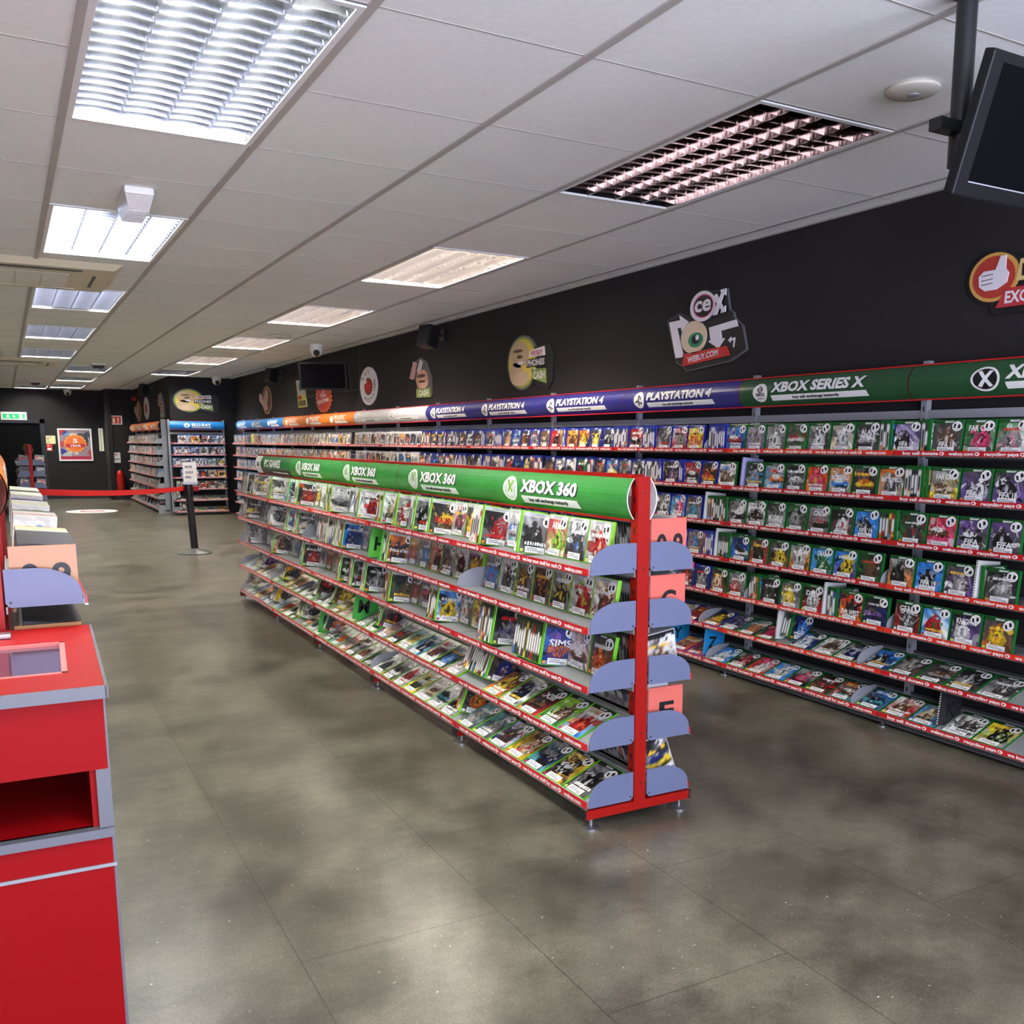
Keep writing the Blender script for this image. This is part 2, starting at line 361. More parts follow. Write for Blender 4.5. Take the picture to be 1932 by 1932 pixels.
LLAB = {(-1, 0): 'big lit ceiling light above the counter with bright greenish white louvres', (-1, 4): 'lit ceiling light partly hidden by the emergency lamp', (-1, 8): 'ceiling light with two of its four tubes dead, beyond first air conditioner',
        (-1, 12): 'lit ceiling light just beyond the half dead one', (-1, 16): 'lit ceiling light just before the second air conditioner', (-1, 29): 'slim lit ceiling light against the black back wall, above door side',
        (0, 20): 'lit ceiling light beside a small sensor, first of three near the back wall', (0, 24): 'lit ceiling light, middle of three in line near the back wall', (0, 28): 'lit ceiling light nearest the white dome on the back wall',
        (2, 0): 'unlit ceiling light with red reflections tinted into mirror louvres beside the white smoke detector', (2, 4): 'warm white ceiling light, first lit one along the shelving wall', (2, 8): 'warm white ceiling light, second lit one along the shelving wall',
        (2, 12): 'warm white ceiling light under a round white detector disc', (2, 16): 'warm white ceiling light, fourth lit one along the shelving wall', (2, 20): 'bluish ceiling light just before the black corner block'}
for c, r, st in TROFFERS:
    if (c, r) == (-1, 29) or True:
        troffer(c, r, st, LLAB.get((c, r), 'unseen ceiling light out at the shop front' if r < 0 else 'unseen ceiling light added above the %s counter bay' % ORD[r//4+1]))

def ac_unit(x0, y0, label):
    t = tag(empty('air_conditioner', (x0, y0, ZC)), label, 'air conditioner', 'ceiling cassette air conditioners'); s = 1.2; w = 1.25
    prof = [(0, 0, .0), (.035, .035, -.035)]
    b = MB(); v = [(0, 0, 0), (w, 0, 0), (w, s, 0), (0, s, 0), (.06, .05, -.04), (w-.06, .05, -.04), (w-.06, s-.05, -.04), (.06, s-.05, -.04)]
    b.add(v, [(0, 1, 5, 4), (1, 2, 6, 5), (2, 3, 7, 6), (3, 0, 4, 7), (7, 6, 5, 4)], M_cream); b.build('cover', t)
    b = MB(); b.box((.2, .12, -.045), (w-.25, .17, -.0405), M_black); b.build('air_slot', t)
    b = MB(); b.box((.2, s-.17, -.045), (w-.25, s-.12, -.0405), M_cream); b.build('air_slot', t)
    b = MB(); b.box((.12, .3, -.046), (w-.32, s-.22, -.0405), M_creamd)
    for k in range(1, 5): b.box((.12+k*(w-.44)/5-.004, .3, -.048), (.12+k*(w-.44)/5+.004, s-.22, -.046), M_cream)
    for k in range(24): b.box((.12, .3+k*(s-.52)/24, -.0472), (w-.32, .3+k*(s-.52)/24+.008, -.046), M_cream)
    b.build('intake_grille', t)
    b = MB(); b.box((w-.17, .35, -.044), (w-.15, s-.3, -.0405), M_black); b.box((w-.13, .4, -.043), (w-.1, s-.35, -.0405), M_cream); b.build('display_strip', t)
ac_unit(-.45, 7.5, 'cream ceiling air conditioner cut by the picture edge, beyond the emergency lamp')
ac_unit(-.42, 16.55, 'small far ceiling air conditioner before the sensors')

t = tag(empty('emergency_light', (.64, 5.38, ZC)), 'clear lensed emergency lamp hanging under the ceiling before the second louvre light', 'emergency light')
b = MB(); b.box((-.065, -.19, -.035), (.065, .19, 0), M_wplas, .008); b.build('base', t)
lens = mat('lens_clear', (205, 200, 195), .12, spec=.8, noise=.1, nscale=60)
b = MB(); b.add([(-.062, -.18, -.035), (.062, -.18, -.035), (.062, .18, -.035), (-.062, .18, -.035), (-.045, -.14, -.095), (.045, -.14, -.095), (.045, .17, -.095), (-.045, .17, -.095)], [(0, 1, 5, 4), (1, 2, 6, 5), (2, 3, 7, 6), (3, 0, 4, 7), (7, 6, 5, 4)], lens)
for k in range(9): b.box((-.047, -.12+k*.033, -.098), (.047, -.108+k*.033, -.095), lens)
b.build('lens', t)
M_creamw = mat('detector_cream', (206, 202, 188), .45)
def disc(x, y, r, label, cat='smoke detector', nm='smoke_detector', eye=True):
    t = tag(empty(nm, (x, y, ZC)), label, cat); e = 1.08
    b = MB(); b.lathe([(r*.92, 0), (r, -.006), (r, -.014), (r*.9, -.020), (r*.3, -.023)], (0, 0, 0), M_creamw, 36, 1.0, e); b.build('housing', t, True)
    b = MB(); b.lathe([(r*.24, -.021), (r*.22, -.026), (r*.16, -.027)], (r*.05, 0, 0), M_grey, 24); b.build('sensor_eye', t, True)
disc(2.71, 2.43, .084, 'round white ceiling detector beside the unlit louvre light')
disc(2.77, 11.45, .13, 'round white ceiling disc before a warm ceiling light')
def dome_cam(x, y, label, a):
    t = tag(empty('security_camera', (x, y, ZC), a), label, 'security camera', 'white dome cameras on the ceiling')
    b = MB(); b.lathe([(.085, 0), (.09, -.03), (.088, -.035)], (0, 0, 0), M_wplas, 28); b.build('base', t, True)
    b = MB(); b.lathe([(.078, -.03), (.078, -.075), (.066, -.115), (.04, -.138), (.01, -.145)], (0, 0, 0), M_wplas, 28); b.build('turret', t, True)
    b = MB(); b.cyl((0, -.045, -.095), (0, -.082, -.112), .04, .038, M_black, 20); b.build('lens', t, True)
dome_cam(3.40, 12.2, 'white dome camera on the ceiling above the small wall screen', -.25)
dome_cam(3.5, 19.3, 'white dome camera at the inner corner above the blue sign', 0)
dome_cam(1.38, 26.05, 'white dome camera on the ceiling against the back wall', 0)
def sensor(x, y, label):
    t = tag(empty('motion_sensor', (x, y, ZC)), label, 'sensor', 'small ceiling sensors')
    b = MB(); b.box((-.1, -.1, -.03), (.1, .1, 0), M_wplas, .01); b.build('base', t)
    b = MB(); b.add([(-.09, -.09, -.03), (.09, -.09, -.03), (.09, .09, -.03), (-.09, .09, -.03), (-.06, -.05, -.07), (.06, -.05, -.07), (.06, .08, -.07), (-.06, .08, -.07)], [(0, 1, 5, 4), (1, 2, 6, 5), (2, 3, 7, 6), (3, 0, 4, 7), (7, 6, 5, 4)], M_dark); b.build('lens', t)
sensor(1.36, 17.1, 'small ceiling sensor before the first of three back lights')
sensor(.65, 22.9, 'small ceiling sensor near the back door')

# big monitor hanging on a ceiling pole
t = tag(empty('hanging_monitor', (2.26, 1.74, ZC)), 'big black monitor hanging on a ceiling pole beside the smoke detector', 'monitor')
b = MB(); b.cyl((.012, .13, 0), (.012, .13, -.44), .027, .027, M_trim, 18); b.build('pole', t, True)
b = MB(); b.box((-.045, .085, -.01), (.045, .175, 0), M_trim); b.build('ceiling_plate', t)
b = MB(); b.box((.03, .09, -.40), (.4, .17, -.30), M_trim); b.box((-.085, .11, -.36), (.0, .15, -.33), M_trim); b.build('bracket', t)
sc = empty('screen_unit'); bpy.data.objects.remove(sc)
tilt = Matrix.Rotation(math.radians(18), 4, 'X')
def tv(m, a, c, name, bev=0):
    b = MB(); b.box(a, c, m, bev); o = b.build(name, t); o.matrix_local = Matrix.Translation((-.118, .055, -.54)) @ tilt; return o
tv(M_bez, (0, -.02, 0), (.80, .012, .335), 'screen_case', .006)
tv(M_screen, (.045, -.0215, .04), (.755, -.0195, .31), 'screen')
tv(M_grey, (.045, -.0225, .036), (.755, -.0205, .039), 'trim_line')

# ------------------------------------------------------------------ covers and cases
PAL = dict(w=(222, 222, 216), g=(150, 149, 144), d=(74, 71, 68), k=(30, 29, 30), r=(172, 34, 38), o=(216, 108, 36), y=(226, 192, 48), b=(52, 122, 196), n=(34, 44, 104),
           t=(72, 140, 150), l=(150, 196, 58), e=(46, 104, 52), p=(216, 66, 110), u=(104, 74, 138), c=(206, 188, 154), m=(104, 72, 50))
CN = dict(w='white', g='grey', d='charcoal', k='black', r='red', o='orange', y='yellow', b='blue', n='navy', t='teal', l='lime', e='green', p='pink', u='purple', c='tan', m='brown')
PLAT = dict(x360=dict(shell=(120, 190, 40), band=(214, 215, 210), spine=(226, 226, 220)), xbox=dict(shell=(96, 178, 34), band=(44, 46, 42), spine=(60, 60, 56)),
            xone=dict(shell=(24, 110, 42), band=(28, 84, 36), spine=(60, 62, 58)), ps4=dict(shell=(22, 44, 168), band=(48, 62, 140), spine=(70, 76, 150)),
            ps5=dict(shell=(196, 200, 214), band=(222, 222, 224), spine=(226, 226, 226)), ps3=dict(shell=(190, 192, 192), band=(40, 40, 42), spine=(210, 210, 206)),
            film=dict(shell=(150, 150, 150), band=(110, 110, 112), spine=(200, 196, 188)), blu=dict(shell=(60, 110, 180), band=(110, 140, 190), spine=(170, 175, 185)),
            dark=dict(shell=(62, 62, 66), band=(90, 90, 94), spine=(80, 80, 84)), ivory=dict(shell=(206, 203, 192), band=(214, 212, 204), spine=(200, 196, 188)), mint=dict(shell=(176, 204, 158), band=(200, 210, 190), spine=(190, 200, 180)),
            lemon=dict(shell=(214, 208, 150), band=(214, 210, 190), spine=(210, 206, 170)), rose=dict(shell=(206, 92, 104), band=(214, 190, 190), spine=(200, 120, 130)),
            pc=dict(shell=(170, 172, 168), band=(90, 90, 88), spine=(214, 212, 204)))
def paint(pal, seed, Wn, Hn, plat, label, title=False):
    """a made-up cover picture as a grid of colours (rows bottom to top)."""
    R = np.random.RandomState(seed); u, v = np.meshgrid(np.linspace(0, 1, Wn+1), np.linspace(0, 1, Hn+1))
    C = [np.array(PAL[k], float) for k in pal]
    mixv = np.clip(v+.25*np.sin(3*u+R.rand()*6)+.12*np.sin(9*u+7*v+R.rand()*6), 0, 1)[..., None]
    A = C[0]*mixv+C[1]*(1-mixv)
    n = sum(np.sin(R.uniform(4, 26)*u+R.uniform(4, 26)*v+R.rand()*6) for _ in range(6))/6
    A = A*(1+.38*n[..., None])
    def blob(cx, cy, rx, ry, col, a=1., ang=0):
        du, dv = u-cx, (v-cy); x = du*math.cos(ang)+dv*math.sin(ang); y = -du*math.sin(ang)+dv*math.cos(ang)
        k = np.clip(3.4-((x/rx)**2+(y/ry)**2)*3.0, 0, 1)[..., None]*a
        A[:] = A*(1-k)+np.array(col, float)*k
    for _ in range(7): blob(R.rand(), R.uniform(.05, .8), R.uniform(.05, .3), R.uniform(.02, .14), C[R.randint(0, 4)]*R.uniform(.5, 1.25), .75, R.uniform(-.9, .9))
    cx = R.uniform(.35, .65); cy = R.uniform(.4, .52); kind = R.randint(0, 4)
    if kind < 3:
        blob(cx, cy-.16, .30, .26, C[2]*.75); blob(cx, cy-.05, .17, .22, C[2]); blob(cx+R.uniform(-.03, .03), cy+.22, .085, .075, C[2]*1.1+8)
        blob(cx-.2, cy, .05, .2, C[2]*.85, 1, R.uniform(-.8, .8)); blob(cx+.2, cy, .05, .2, C[2]*.85, 1, R.uniform(-.8, .8)); blob(cx, cy-.08, .06, .12, C[3], .8)
    else:
        blob(cx, cy-.1, .42, .13, C[2]); blob(cx-.05, cy, .25, .09, C[3]); blob(cx+.1, cy-.2, .35, .05, C[2]*.4)
    for _ in range(8): blob(R.rand(), R.uniform(.1, .8), R.uniform(.01, .03), R.uniform(.05, .2), C[3]*R.uniform(.6, 1.2), .7, R.uniform(-1.4, 1.4))
    for _ in range(26): blob(np.clip(cx+R.normal(0, .2), .03, .97), np.clip(.42+R.normal(0, .2), .05, .85), R.uniform(.008, .05), R.uniform(.01, .06), [C[2]*.35, C[2]*1.25, C[3], np.array((25, 24, 26.)), np.array((215, 210, 200.))][R.randint(5)]*R.uniform(.7, 1.1), .85, R.uniform(-1.5, 1.5))
    if not title:
        ty = R.choice([.24, .66, .7]); th = R.uniform(.05, .085); col = np.array([(235, 235, 228), (215, 40, 40), (235, 190, 60), (20, 20, 22)][R.choice(4, p=[.6, .12, .13, .15])], float)
        x = R.uniform(.1, .2)
        while x < R.uniform(.72, .9):
            ww = R.uniform(.03, .07); k = (abs(u-x-ww/2) < ww/2) & (abs(v-ty) < th*R.uniform(.6, 1)/2+.012); A[k] = col; x += ww+.022
    P = PLAT[plat]; k = v > .895; A[k] = np.array(P['band'])*(.92+.08*n[k][:, None])
    if plat in ('x360', 'ps5'): k = (v > .92) & (v < .965) & (u > .22) & (u < .62); A[k] = np.array(P['band'])*.80
    if plat in ('xone', 'ps4', 'xbox'): k = (v > .93) & (v < .96) & (u > .34) & (u < .62); A[k] = 205
    if label:
        k = (u > .2) & (u < .74) & (v > .035) & (v < .155); A[k] = (236, 236, 230)
        k = (u > .27) & (u < .6) & (v > .085) & (v < .105); A[k] = (190, 190, 186)
        k = ((u-.80)**2*1.0+(v-.83)**2*1.25) < .0135; A[k] = (232, 232, 228)
        k = (((u-.755)/.03)**2+((v-.825)/.05)**2 < 1) | (((u-.845)/.03)**2+((v-.835)/.05)**2 < 1); A[k] = (40, 38, 40)
    k = (u < .12) & (v < .09) & (u > .02) & (v > .015); A[k] = np.array([(236, 236, 230), (190, 40, 90), (230, 150, 40), (200, 220, 90)][R.randint(4)])
    A = np.clip(A*R.uniform(.97, 1.03, A.shape[:2])[..., None], 4, 250)
    return A
def tolin(A):
    x = A/255.; return np.where(x <= .04045, x/12.92, ((x+.055)/1.055)**2.4)
def set_print(me, cols):
    a = me.attributes.new('print', 'FLOAT_COLOR', 'POINT'); d = np.ones((len(cols), 4), np.float32); d[:, :3] = cols; a.data.foreach_set('color', d.ravel())
def grid_geo(w, h, Wn, Hn, y):
    xs_, zs_ = np.meshgrid(np.linspace(-w/2, w/2, Wn+1), np.linspace(0, h, Hn+1))
    V = np.stack([xs_.ravel(), np.full(xs_.size, y), zs_.ravel()], 1)
    i = np.arange(Hn)[:, None]*(Wn+1)+np.arange(Wn)[None, :]; F = np.stack([i, i+1, i+Wn+2, i+Wn+1], -1).reshape(-1, 4)
    return V, F
def plastic(plat): return mat('case_'+plat, PLAT[plat]['shell'], .22, spec=.5)
SHELLS = {}
def shell_mesh(w, h, t, plat):
    k = (w, h, t, plat)
    if k not in SHELLS:
        b = MB(); b.box((-w/2, 0, 0), (w/2, t, h), plastic(plat), .0022)
        SHELLS[k] = b.build('tmp'); 
    return SHELLS[k].data
def spine_cols(R, plat, seed):
    """colours for a spine strip of 1 x 12 cells."""
    P = PLAT[plat]; rows = []
    base = [P['spine'], (40, 40, 42), (222, 220, 212), (90, 88, 84), (170, 34, 40), (214, 180, 60), (60, 90, 150), (214, 112, 40)][R.choice(8, p=[.30, .15, .25, .10, .05, .05, .04, .06])]
    txt = (225, 224, 220) if sum(base) < 360 else (60, 58, 60)
    a_, b_ = R.uniform(.1, .3), R.uniform(.55, .75); alt = PAL['wgdkroybnc'[R.randint(10)]]
    for k in range(13):
        f = k/12; rows.append((P['band'], P['band']) if f > .86 else (base, txt if a_ < f < b_ else alt if f < a_ and R.rand() < .5 else base))
    return np.array([r[0] for r in rows], float), np.array([r[1] for r in rows], float)
class SmallCase:
    """one low detail case as arrays: closed box, printed front, printed spine."""
    def __init__(s, w, h, t, plat, pal, seed, n=(10, 12), cover=True, label=True):
        R = np.random.RandomState(seed+999); sh = tolin(np.array(PLAT[plat]['shell'], float))
        B = np.array([(-w/2, 0, 0), (w/2, 0, 0), (w/2, t, 0), (-w/2, t, 0), (-w/2, 0, h), (w/2, 0, h), (w/2, t, h), (-w/2, t, h)], float)
        V = [B]; F = [np.array([(0, 3, 2, 1), (4, 5, 6, 7), (0, 1, 5, 4), (1, 2, 6, 5), (2, 3, 7, 6), (3, 0, 4, 7)])]; Cc = [np.tile(sh, (8, 1))]; k = 8
        if cover:
            gv, gf = grid_geo(w*.95, h*.955, n[0], n[1], -.0006); gv[:, 2] += h*.022
            V.append(gv); F.append(gf+k); Cc.append(tolin(paint(pal, seed, n[0], n[1], plat, label).reshape(-1, 3))); k += len(gv)
        z = np.linspace(h*.02, h*.985, 13); ys_ = (.985, .72, .28, .015); sv = np.array([(-w/2-.0005, t*y, q) for q in z for y in ys_])
        sf = np.array([(4*i+k_, 4*i+k_+1, 4*i+k_+5, 4*i+k_+4) for i in range(12) for k_ in range(3)])
        base, txt = spine_cols(R, plat, seed); sc_ = np.repeat(base, 4, 0); sc_[1::4] = txt; sc_[2::4] = txt
        V.append(sv); F.append(sf+k); Cc.append(tolin(sc_))
        s.V = np.concatenate(V); s.F = np.concatenate(F); s.C = np.concatenate(Cc)
    def mesh(s, name):
        me = bpy.data.meshes.new(name); me.from_pydata(s.V.tolist(), [], s.F.tolist()); me.materials.append(ART); set_print(me, s.C); me.update(); return me

def label_mesh(w, h, cache={}):
    k = (round(w, 3), round(h, 3))
    if k not in cache:
        b = MB(); lw, lh = w*.58, h*.145
        b.box((-lw/2, -.0016, 0), (lw/2, -.0010, lh), M_white)
        for (x0, x1, z) in ((-.42, .12, .66), (-.42, .38, .36), (.16, .42, .14)): b.quad([(lw*x0, -.00175, lh*z), (lw*x1, -.00175, lh*z), (lw*x1, -.00175, lh*(z+.12)), (lw*x0, -.00175, lh*(z+.12))], M_ltext)
        o = b.build('tmp'); cache[k] = o.data; bpy.data.objects.remove(o)
    return cache[k]
def sticker_mesh(cache={}):
    if not cache:
        b = MB(); r = .024; fn = lambda a, c, d: (a*1.45, -d, c*1.2)
        b.prism(ell(0, 0, .0185, .0185, 24), fn, .0010, .0015, M_white)
        b.prism([(-.013, -.007), (-.006, -.008), (-.004, .007), (-.011, .009)], fn, .0015, .0017, M_black); b.prism([(.001, -.006), (.010, -.008), (.013, .004), (.005, .009)], fn, .0015, .0017, M_black)
        b.prism([(-.009, -.011), (.007, -.012), (.007, -.0135), (-.009, -.0125)], fn, .0015, .0018, M_ltext)
        o = b.build('tmp'); cache[0] = o.data; bpy.data.objects.remove(o)
    return cache[0]
def tcol(k): return mat('title_'+k, PAL[k] if k != 'w' else (238, 238, 232), .4)

STOCK = []          # every case: dict(M=matrix, w, h, t, plat, pal, titles, seed, face, label, group, kind)
seedc = [100]
def nseed(): seedc[0] += 1; return seedc[0]
RP = ['wgdr', 'gwdk', 'dkgr', 'kdgw', 'wgbn', 'cmdo', 'dgcw', 'wcro', 'gdyk', 'bwgn', 'kdro', 'dmcy', 'wgel', 'rdkw', 'gwuk', 'tgdw', 'oydk', 'ndgb', 'wwgd', 'gdwc']
RPD = ['dkgw', 'kdgr', 'ndkb', 'dmco', 'kdcy', 'gdkw', 'dugk', 'rdkw', 'bnwg', 'dgwk', 'kdmo', 'tdkg', 'mdkc', 'wgdk', 'edkr', 'odkw', 'dkrw', 'kndg']

def place_row(run, spec, x, xend, ysurf, z, geo, rowname, bayfn, dividers, rng, fill=True):
    """lay one shelf from its near end to its far end. geo: dict with pose of face-out and spine-out cases."""
    Mr = run['M']; counts = {}
    toks = list(spec); pal_pool = run.get('pool', RP); plat = run['plat']
    k = 0; nf = 0
    while x > xend+.03:
        if k < len(toks): tk = toks[k]
        elif fill:
            nf += 1
            r = rng.random()
            if nf % 6 == 0 or r < run.get('pp', .12): tk = 'P%d %s' % (rng.randint(3, run.get('pmax', 9)), rng.choice(pal_pool))
            elif r < .16: tk = 'D'
            elif r < .20 and geo.get('gaps'): tk = 'G .1'
            else: tk = 'F '+rng.choice(pal_pool)
        else: break
        k += 1
        p = tk.split(' ', 2); head = p[0]; cplat = plat(x) if callable(plat) else plat
        titles = []
        if len(p) > 2 and head[0] in 'FP':
            for q in p[2].split(';'):
                a = q.split('|'); titles.append((a[0], a[1], float(a[2]) if len(a) > 2 else .62, float(a[3]) if len(a) > 3 else .8))
        if head == 'G': x -= float(p[1]); continue
        if head == 'D': dividers.append(('plate', x-.015)); x -= .03; continue
        if head == 'C': dividers.append(('card', x-.012, p[1], p[2])); x -= .028; continue
        bay = bayfn(x-.06); counts[bay] = counts.get(bay, 0)
        if head == 'F':
            w, h, t_ = geo['fw'], geo['fh'], geo['ft']
            if x-w < xend: break
            M = Mr @ Matrix.Translation((x-w/2, geo['fy'], z+geo['fz'])) @ Matrix.Rotation(-geo['lean'], 4, 'X')
            counts[bay] += 1
            STOCK.append(dict(M=M, w=w, h=h, t=t_, plat=cplat, pal=p[1], titles=titles, seed=nseed(), face=True, big=True, kind=run['kind'], bay=bay, n=counts[bay], row=rowname, run=run['name'], flat=geo.get('flat', False)))
            x -= w+geo['gap']
        else:
            n = int(head[1:]); w, h, t_ = geo['pw'], geo['ph'], geo['pt']
            for i in range(n):
                if x-t_ < xend: break
                M = Mr @ Matrix.Translation((x, geo['py'], z+geo['pz'])) @ Matrix.Rotation(-geo['plean'], 4, 'X') @ Matrix.Rotation(PI/2, 4, 'Z')
                bay = bayfn(x); counts[bay] = counts.get(bay, 0)+1
                STOCK.append(dict(M=M, w=w, h=h*(1 if i else 1.0), t=t_, plat=cplat, pal=p[1] if i == 0 else rng.choice(pal_pool), titles=titles if i == 0 else [], seed=nseed(), face=(i == 0), big=(i == 0), kind=run['kind'], bay=bay, n=counts[bay], row=rowname, run=run['name'], flat=False))
                x -= t_+.0012
            x -= .006

# ------------------------------------------------------------------ shelving
STRIP = [('buy sell donate', .045, .165), ('*', .225, 0), ('webuy.com', .255, .105), ('*', .375, 0), ('recycling pays', .405, .135), ('*', .555, 0), ('we buy your stuff for cash', .585, .235), ('*', .835, 0), ('webuy.com', .865, .105)]
def strip_mb(L, h, alt, rng):
    """printed ticket strip running from x=-L (far) to 0, reading left to right = far to near."""
    b = MB(); m = M_stripo if alt else M_strip
    b.box((-L, -.006, 0), (0, -.001, h), m); b.box((-L, -.0075, -.004), (0, 0, .0015), M_steel)
    fn = lambda a, c: (a, -.0066, c)
    for s_, f, w in STRIP:
        x = -L+f*L
        if s_ == '*':
            b.prism(ell(x, h*.5, h*.52, h*.33, 14), lambda a, c, d: (a, -d, c), .006, .0066, M_white); b.prism(ell(x-h*.06, h*.5, h*.26, h*.16, 10), lambda a, c, d: (a, -d, c), .0066, .0069, m)
        else: b.text(s_, fn, M_white, x, h*.24, h*.60, w*L)
    b.add([(-.035, -.0066, h), (-.02, -.0066, h*.3), (-.005, -.0066, h), (-.012, -.0066, h), (-.02, -.0066, h*.6), (-.028, -.0066, h)], [(0, 1, 4, 5), (1, 2, 3, 4)], M_stripo if not alt else M_strip)
    return b
def plate_poly(d0, d1, h):
    """quarter-round end plate outline in (y, z): front at d0, back at d1."""
    L = d1-d0; r = .62*L
    pts = [(d0, 0), (d1-.012, 0), (d1, .012), (d1, h)]
    pts += [(d0+r-r*math.sin(a)*.985, h*.28+h*.72*math.cos(a)) for a in [PI/2*i/10 for i in range(11)]]
    return pts
def header_panel(L, z0, z1, ye, bulge, bg, name, parent, x_near, n=10, edges=(1,)):
    fn_arc = lambda c: (z0+(z1-z0)*c, ye-bulge*(1-(2*c-1)**2))
    b = MB(); vs = []
    for i in range(n+1):
        z, y = fn_arc(i/n); vs += [(x_near-L, y, z), (x_near, y, z)]
    b.add(vs, [(2*i, 2*i+1, 2*i+3, 2*i+2) for i in range(n)], bg)
    vs2 = [(p[0], p[1]+.004, p[2]) for p in vs]; b.add(vs2, [(2*i, 2*i+2, 2*i+3, 2*i+1) for i in range(n)], M_red if x_near <= 0 else M_white)
    for sd in edges:      # white edge of the sheet
        q = [vs[2*i+sd] for i in range(n+1)]; q2 = [vs2[2*i+sd] for i in range(n+1)]
        b.add(q+q2, [(i, i+1, n+2+i, n+1+i) for i in range(n)], M_white)
    def wrap(a, c, off=.0012):
        z, y = fn_arc(c); return (a, y-off, z)
    return b, wrap
def sign_art(b, wrap, xl_, L, style):
    """logo, name and strapline of one header panel; xl_ = its reading start (far end)."""
    def put(v, f, m, o):
        v2, f2 = banded(v, f, [k/12 for k in range(1, 12)]); b.add([wrap(xl_+x, y, o) for x, y in v2], f2, m)
    def T(st, x, y, h, w, m, sh=.0, o=.0012):
        v, f, tw = unit_text(st, .045); k = w*L/tw; put([(x*L+a*k+sh*L*c, y+c*h) for a, c in v], f, m, o)
    def E(cx, cy, rx, ry, m, o): put([(cx*L+rx*L*math.cos(2*PI*i/32), cy+ry*math.sin(2*PI*i/32)) for i in range(32)], [tuple(range(32))], m, o)
    def Q(pts, m, o): put([(x*L, y) for x, y in pts], [tuple(range(len(pts)))], m, o)
    dk = M_black; sh = mat('sign_shadow', (40, 40, 44), .5)
    if style == 'x360':
        E(.22, .50, .058, .36, M_white, .0012); E(.22, .50, .047, .29, mat('logo_grey', (196, 198, 194), .4), .0018); lg = mat('logo_green', (120, 180, 40), .4)
        Q([(.194, .74), (.206, .76), (.243, .40), (.234, .38)], lg, .0024); Q([(.238, .76), (.250, .74), (.210, .38), (.201, .40)], lg, .0026); E(.222, .36, .03, .13, mat('logo_pale', (226, 227, 224), .4), .0022)
        T('XBOX 360', .306, .43, .34, .40, sh, .004); T('XBOX 360', .30, .45, .34, .40, M_white, .004, .002)
        Q([(.305, .33), (.70, .33), (.715, .12), (.315, .12)], M_white, .0014); T('buy sell exchange instantly', .36, .185, .10, .28, dk, 0, .002)
    elif style == 'xsx':
        E(.15, .47, .05, .33, M_white, .0012); E(.15, .58, .018, .12, dk, .0018); Q([(.138, .67), (.143, .67), (.162, .49), (.157, .49)], M_white, .0024); Q([(.157, .67), (.162, .67), (.143, .49), (.138, .49)], M_white, .0026)
        T('XBOX', .118, .35, .11, .064, dk, 0, .002); T('SERIES X', .126, .24, .05, .048, M_ltext, 0, .002)
        T('XBOX SERIES X', .226, .46, .34, .56, sh, .004); T('XBOX SERIES X', .222, .48, .34, .56, M_white, .004, .002)
        Q([(.22, .36), (.79, .36), (.80, .17), (.225, .17)], M_white, .0014); T('buy sell exchange instantly', .36, .225, .09, .28, dk, 0, .002)
    elif style == 'xone':
        E(.34, .47, .06, .34, M_white, .0012); E(.34, .47, .05, .285, dk, .0018); Q([(.31, .68), (.325, .70), (.372, .28), (.357, .24)], M_white, .0024); Q([(.357, .70), (.372, .68), (.325, .24), (.31, .28)], M_white, .0026)
        T('XBOX ONE', .42, .46, .36, .42, M_white, .004, .002); Q([(.42, .36), (.84, .36), (.85, .17), (.425, .17)], M_white, .0014)
    elif style in ('ps4', 'ps5'):
        n_ = 'PLAYSTATION 4' if style == 'ps4' else 'PLAYSTATION 5'; tm = M_white
        E(.155, .48, .05, .35, M_white, .0012)
        Q([(.147, .70), (.156, .68), (.156, .22), (.147, .26)], dk, .0018); Q([(.156, .68), (.175, .60), (.175, .48), (.165, .50), (.165, .58), (.156, .62)], dk, .0018); Q([(.118, .40), (.146, .48), (.146, .42), (.128, .36)], dk, .0018); Q([(.158, .42), (.188, .34), (.178, .30), (.158, .35)], dk, .0018)
        T(n_, .232, .44, .32, .56, sh if style == 'ps4' else M_ltext, .004); T(n_, .228, .46, .32, .56, tm, .004, .002)
        Q([(.23, .35), (.80, .35), (.81, .16), (.235, .16)], M_white, .0014); T('buy sell exchange instantly', .37, .215, .08, .27, dk, 0, .002)
    elif style in ('tv', 'blu', 'blubig'):
        n_ = 'TV & DOC' if style == 'tv' else 'BLU-RAY'
        E(.2 if style != 'blubig' else .31, .48, .055, .3, M_white, .0012)
        if style == 'blubig':
            E(.31, .48, .03, .14, mat('disc_blue', (120, 170, 215), .4), .0018); T(n_, .40, .42, .34, .36, M_white, 0, .002); Q([(.40, .33), (.76, .33), (.76, .2), (.40, .2)], M_white, .0014)
        else:
            T(n_, .28, .42, .40, .42, M_white, .004, .002); Q([(.30, .34), (.74, .34), (.76, .14), (.31, .14)], M_white, .0014)
    elif style == 'pc':
        Q([(0, .30), (1, .30), (1, 0), (0, 0)], mat('sign_brown', (62, 50, 46), .4), .0008)
        T('PC GAMES', .14, .42, .40, .56, M_white, 0, .002); T('buy sell exchange instantly', .40, .10, .1, .5, M_white, 0, .002)
    elif style == 'pcend':
        Q([(.35, .62), (.8, .62), (.8, .55), (.35, .55)], dk, .0014); Q([(.35, .5), (.8, .5), (.8, .42), (.35, .42)], dk, .0014)
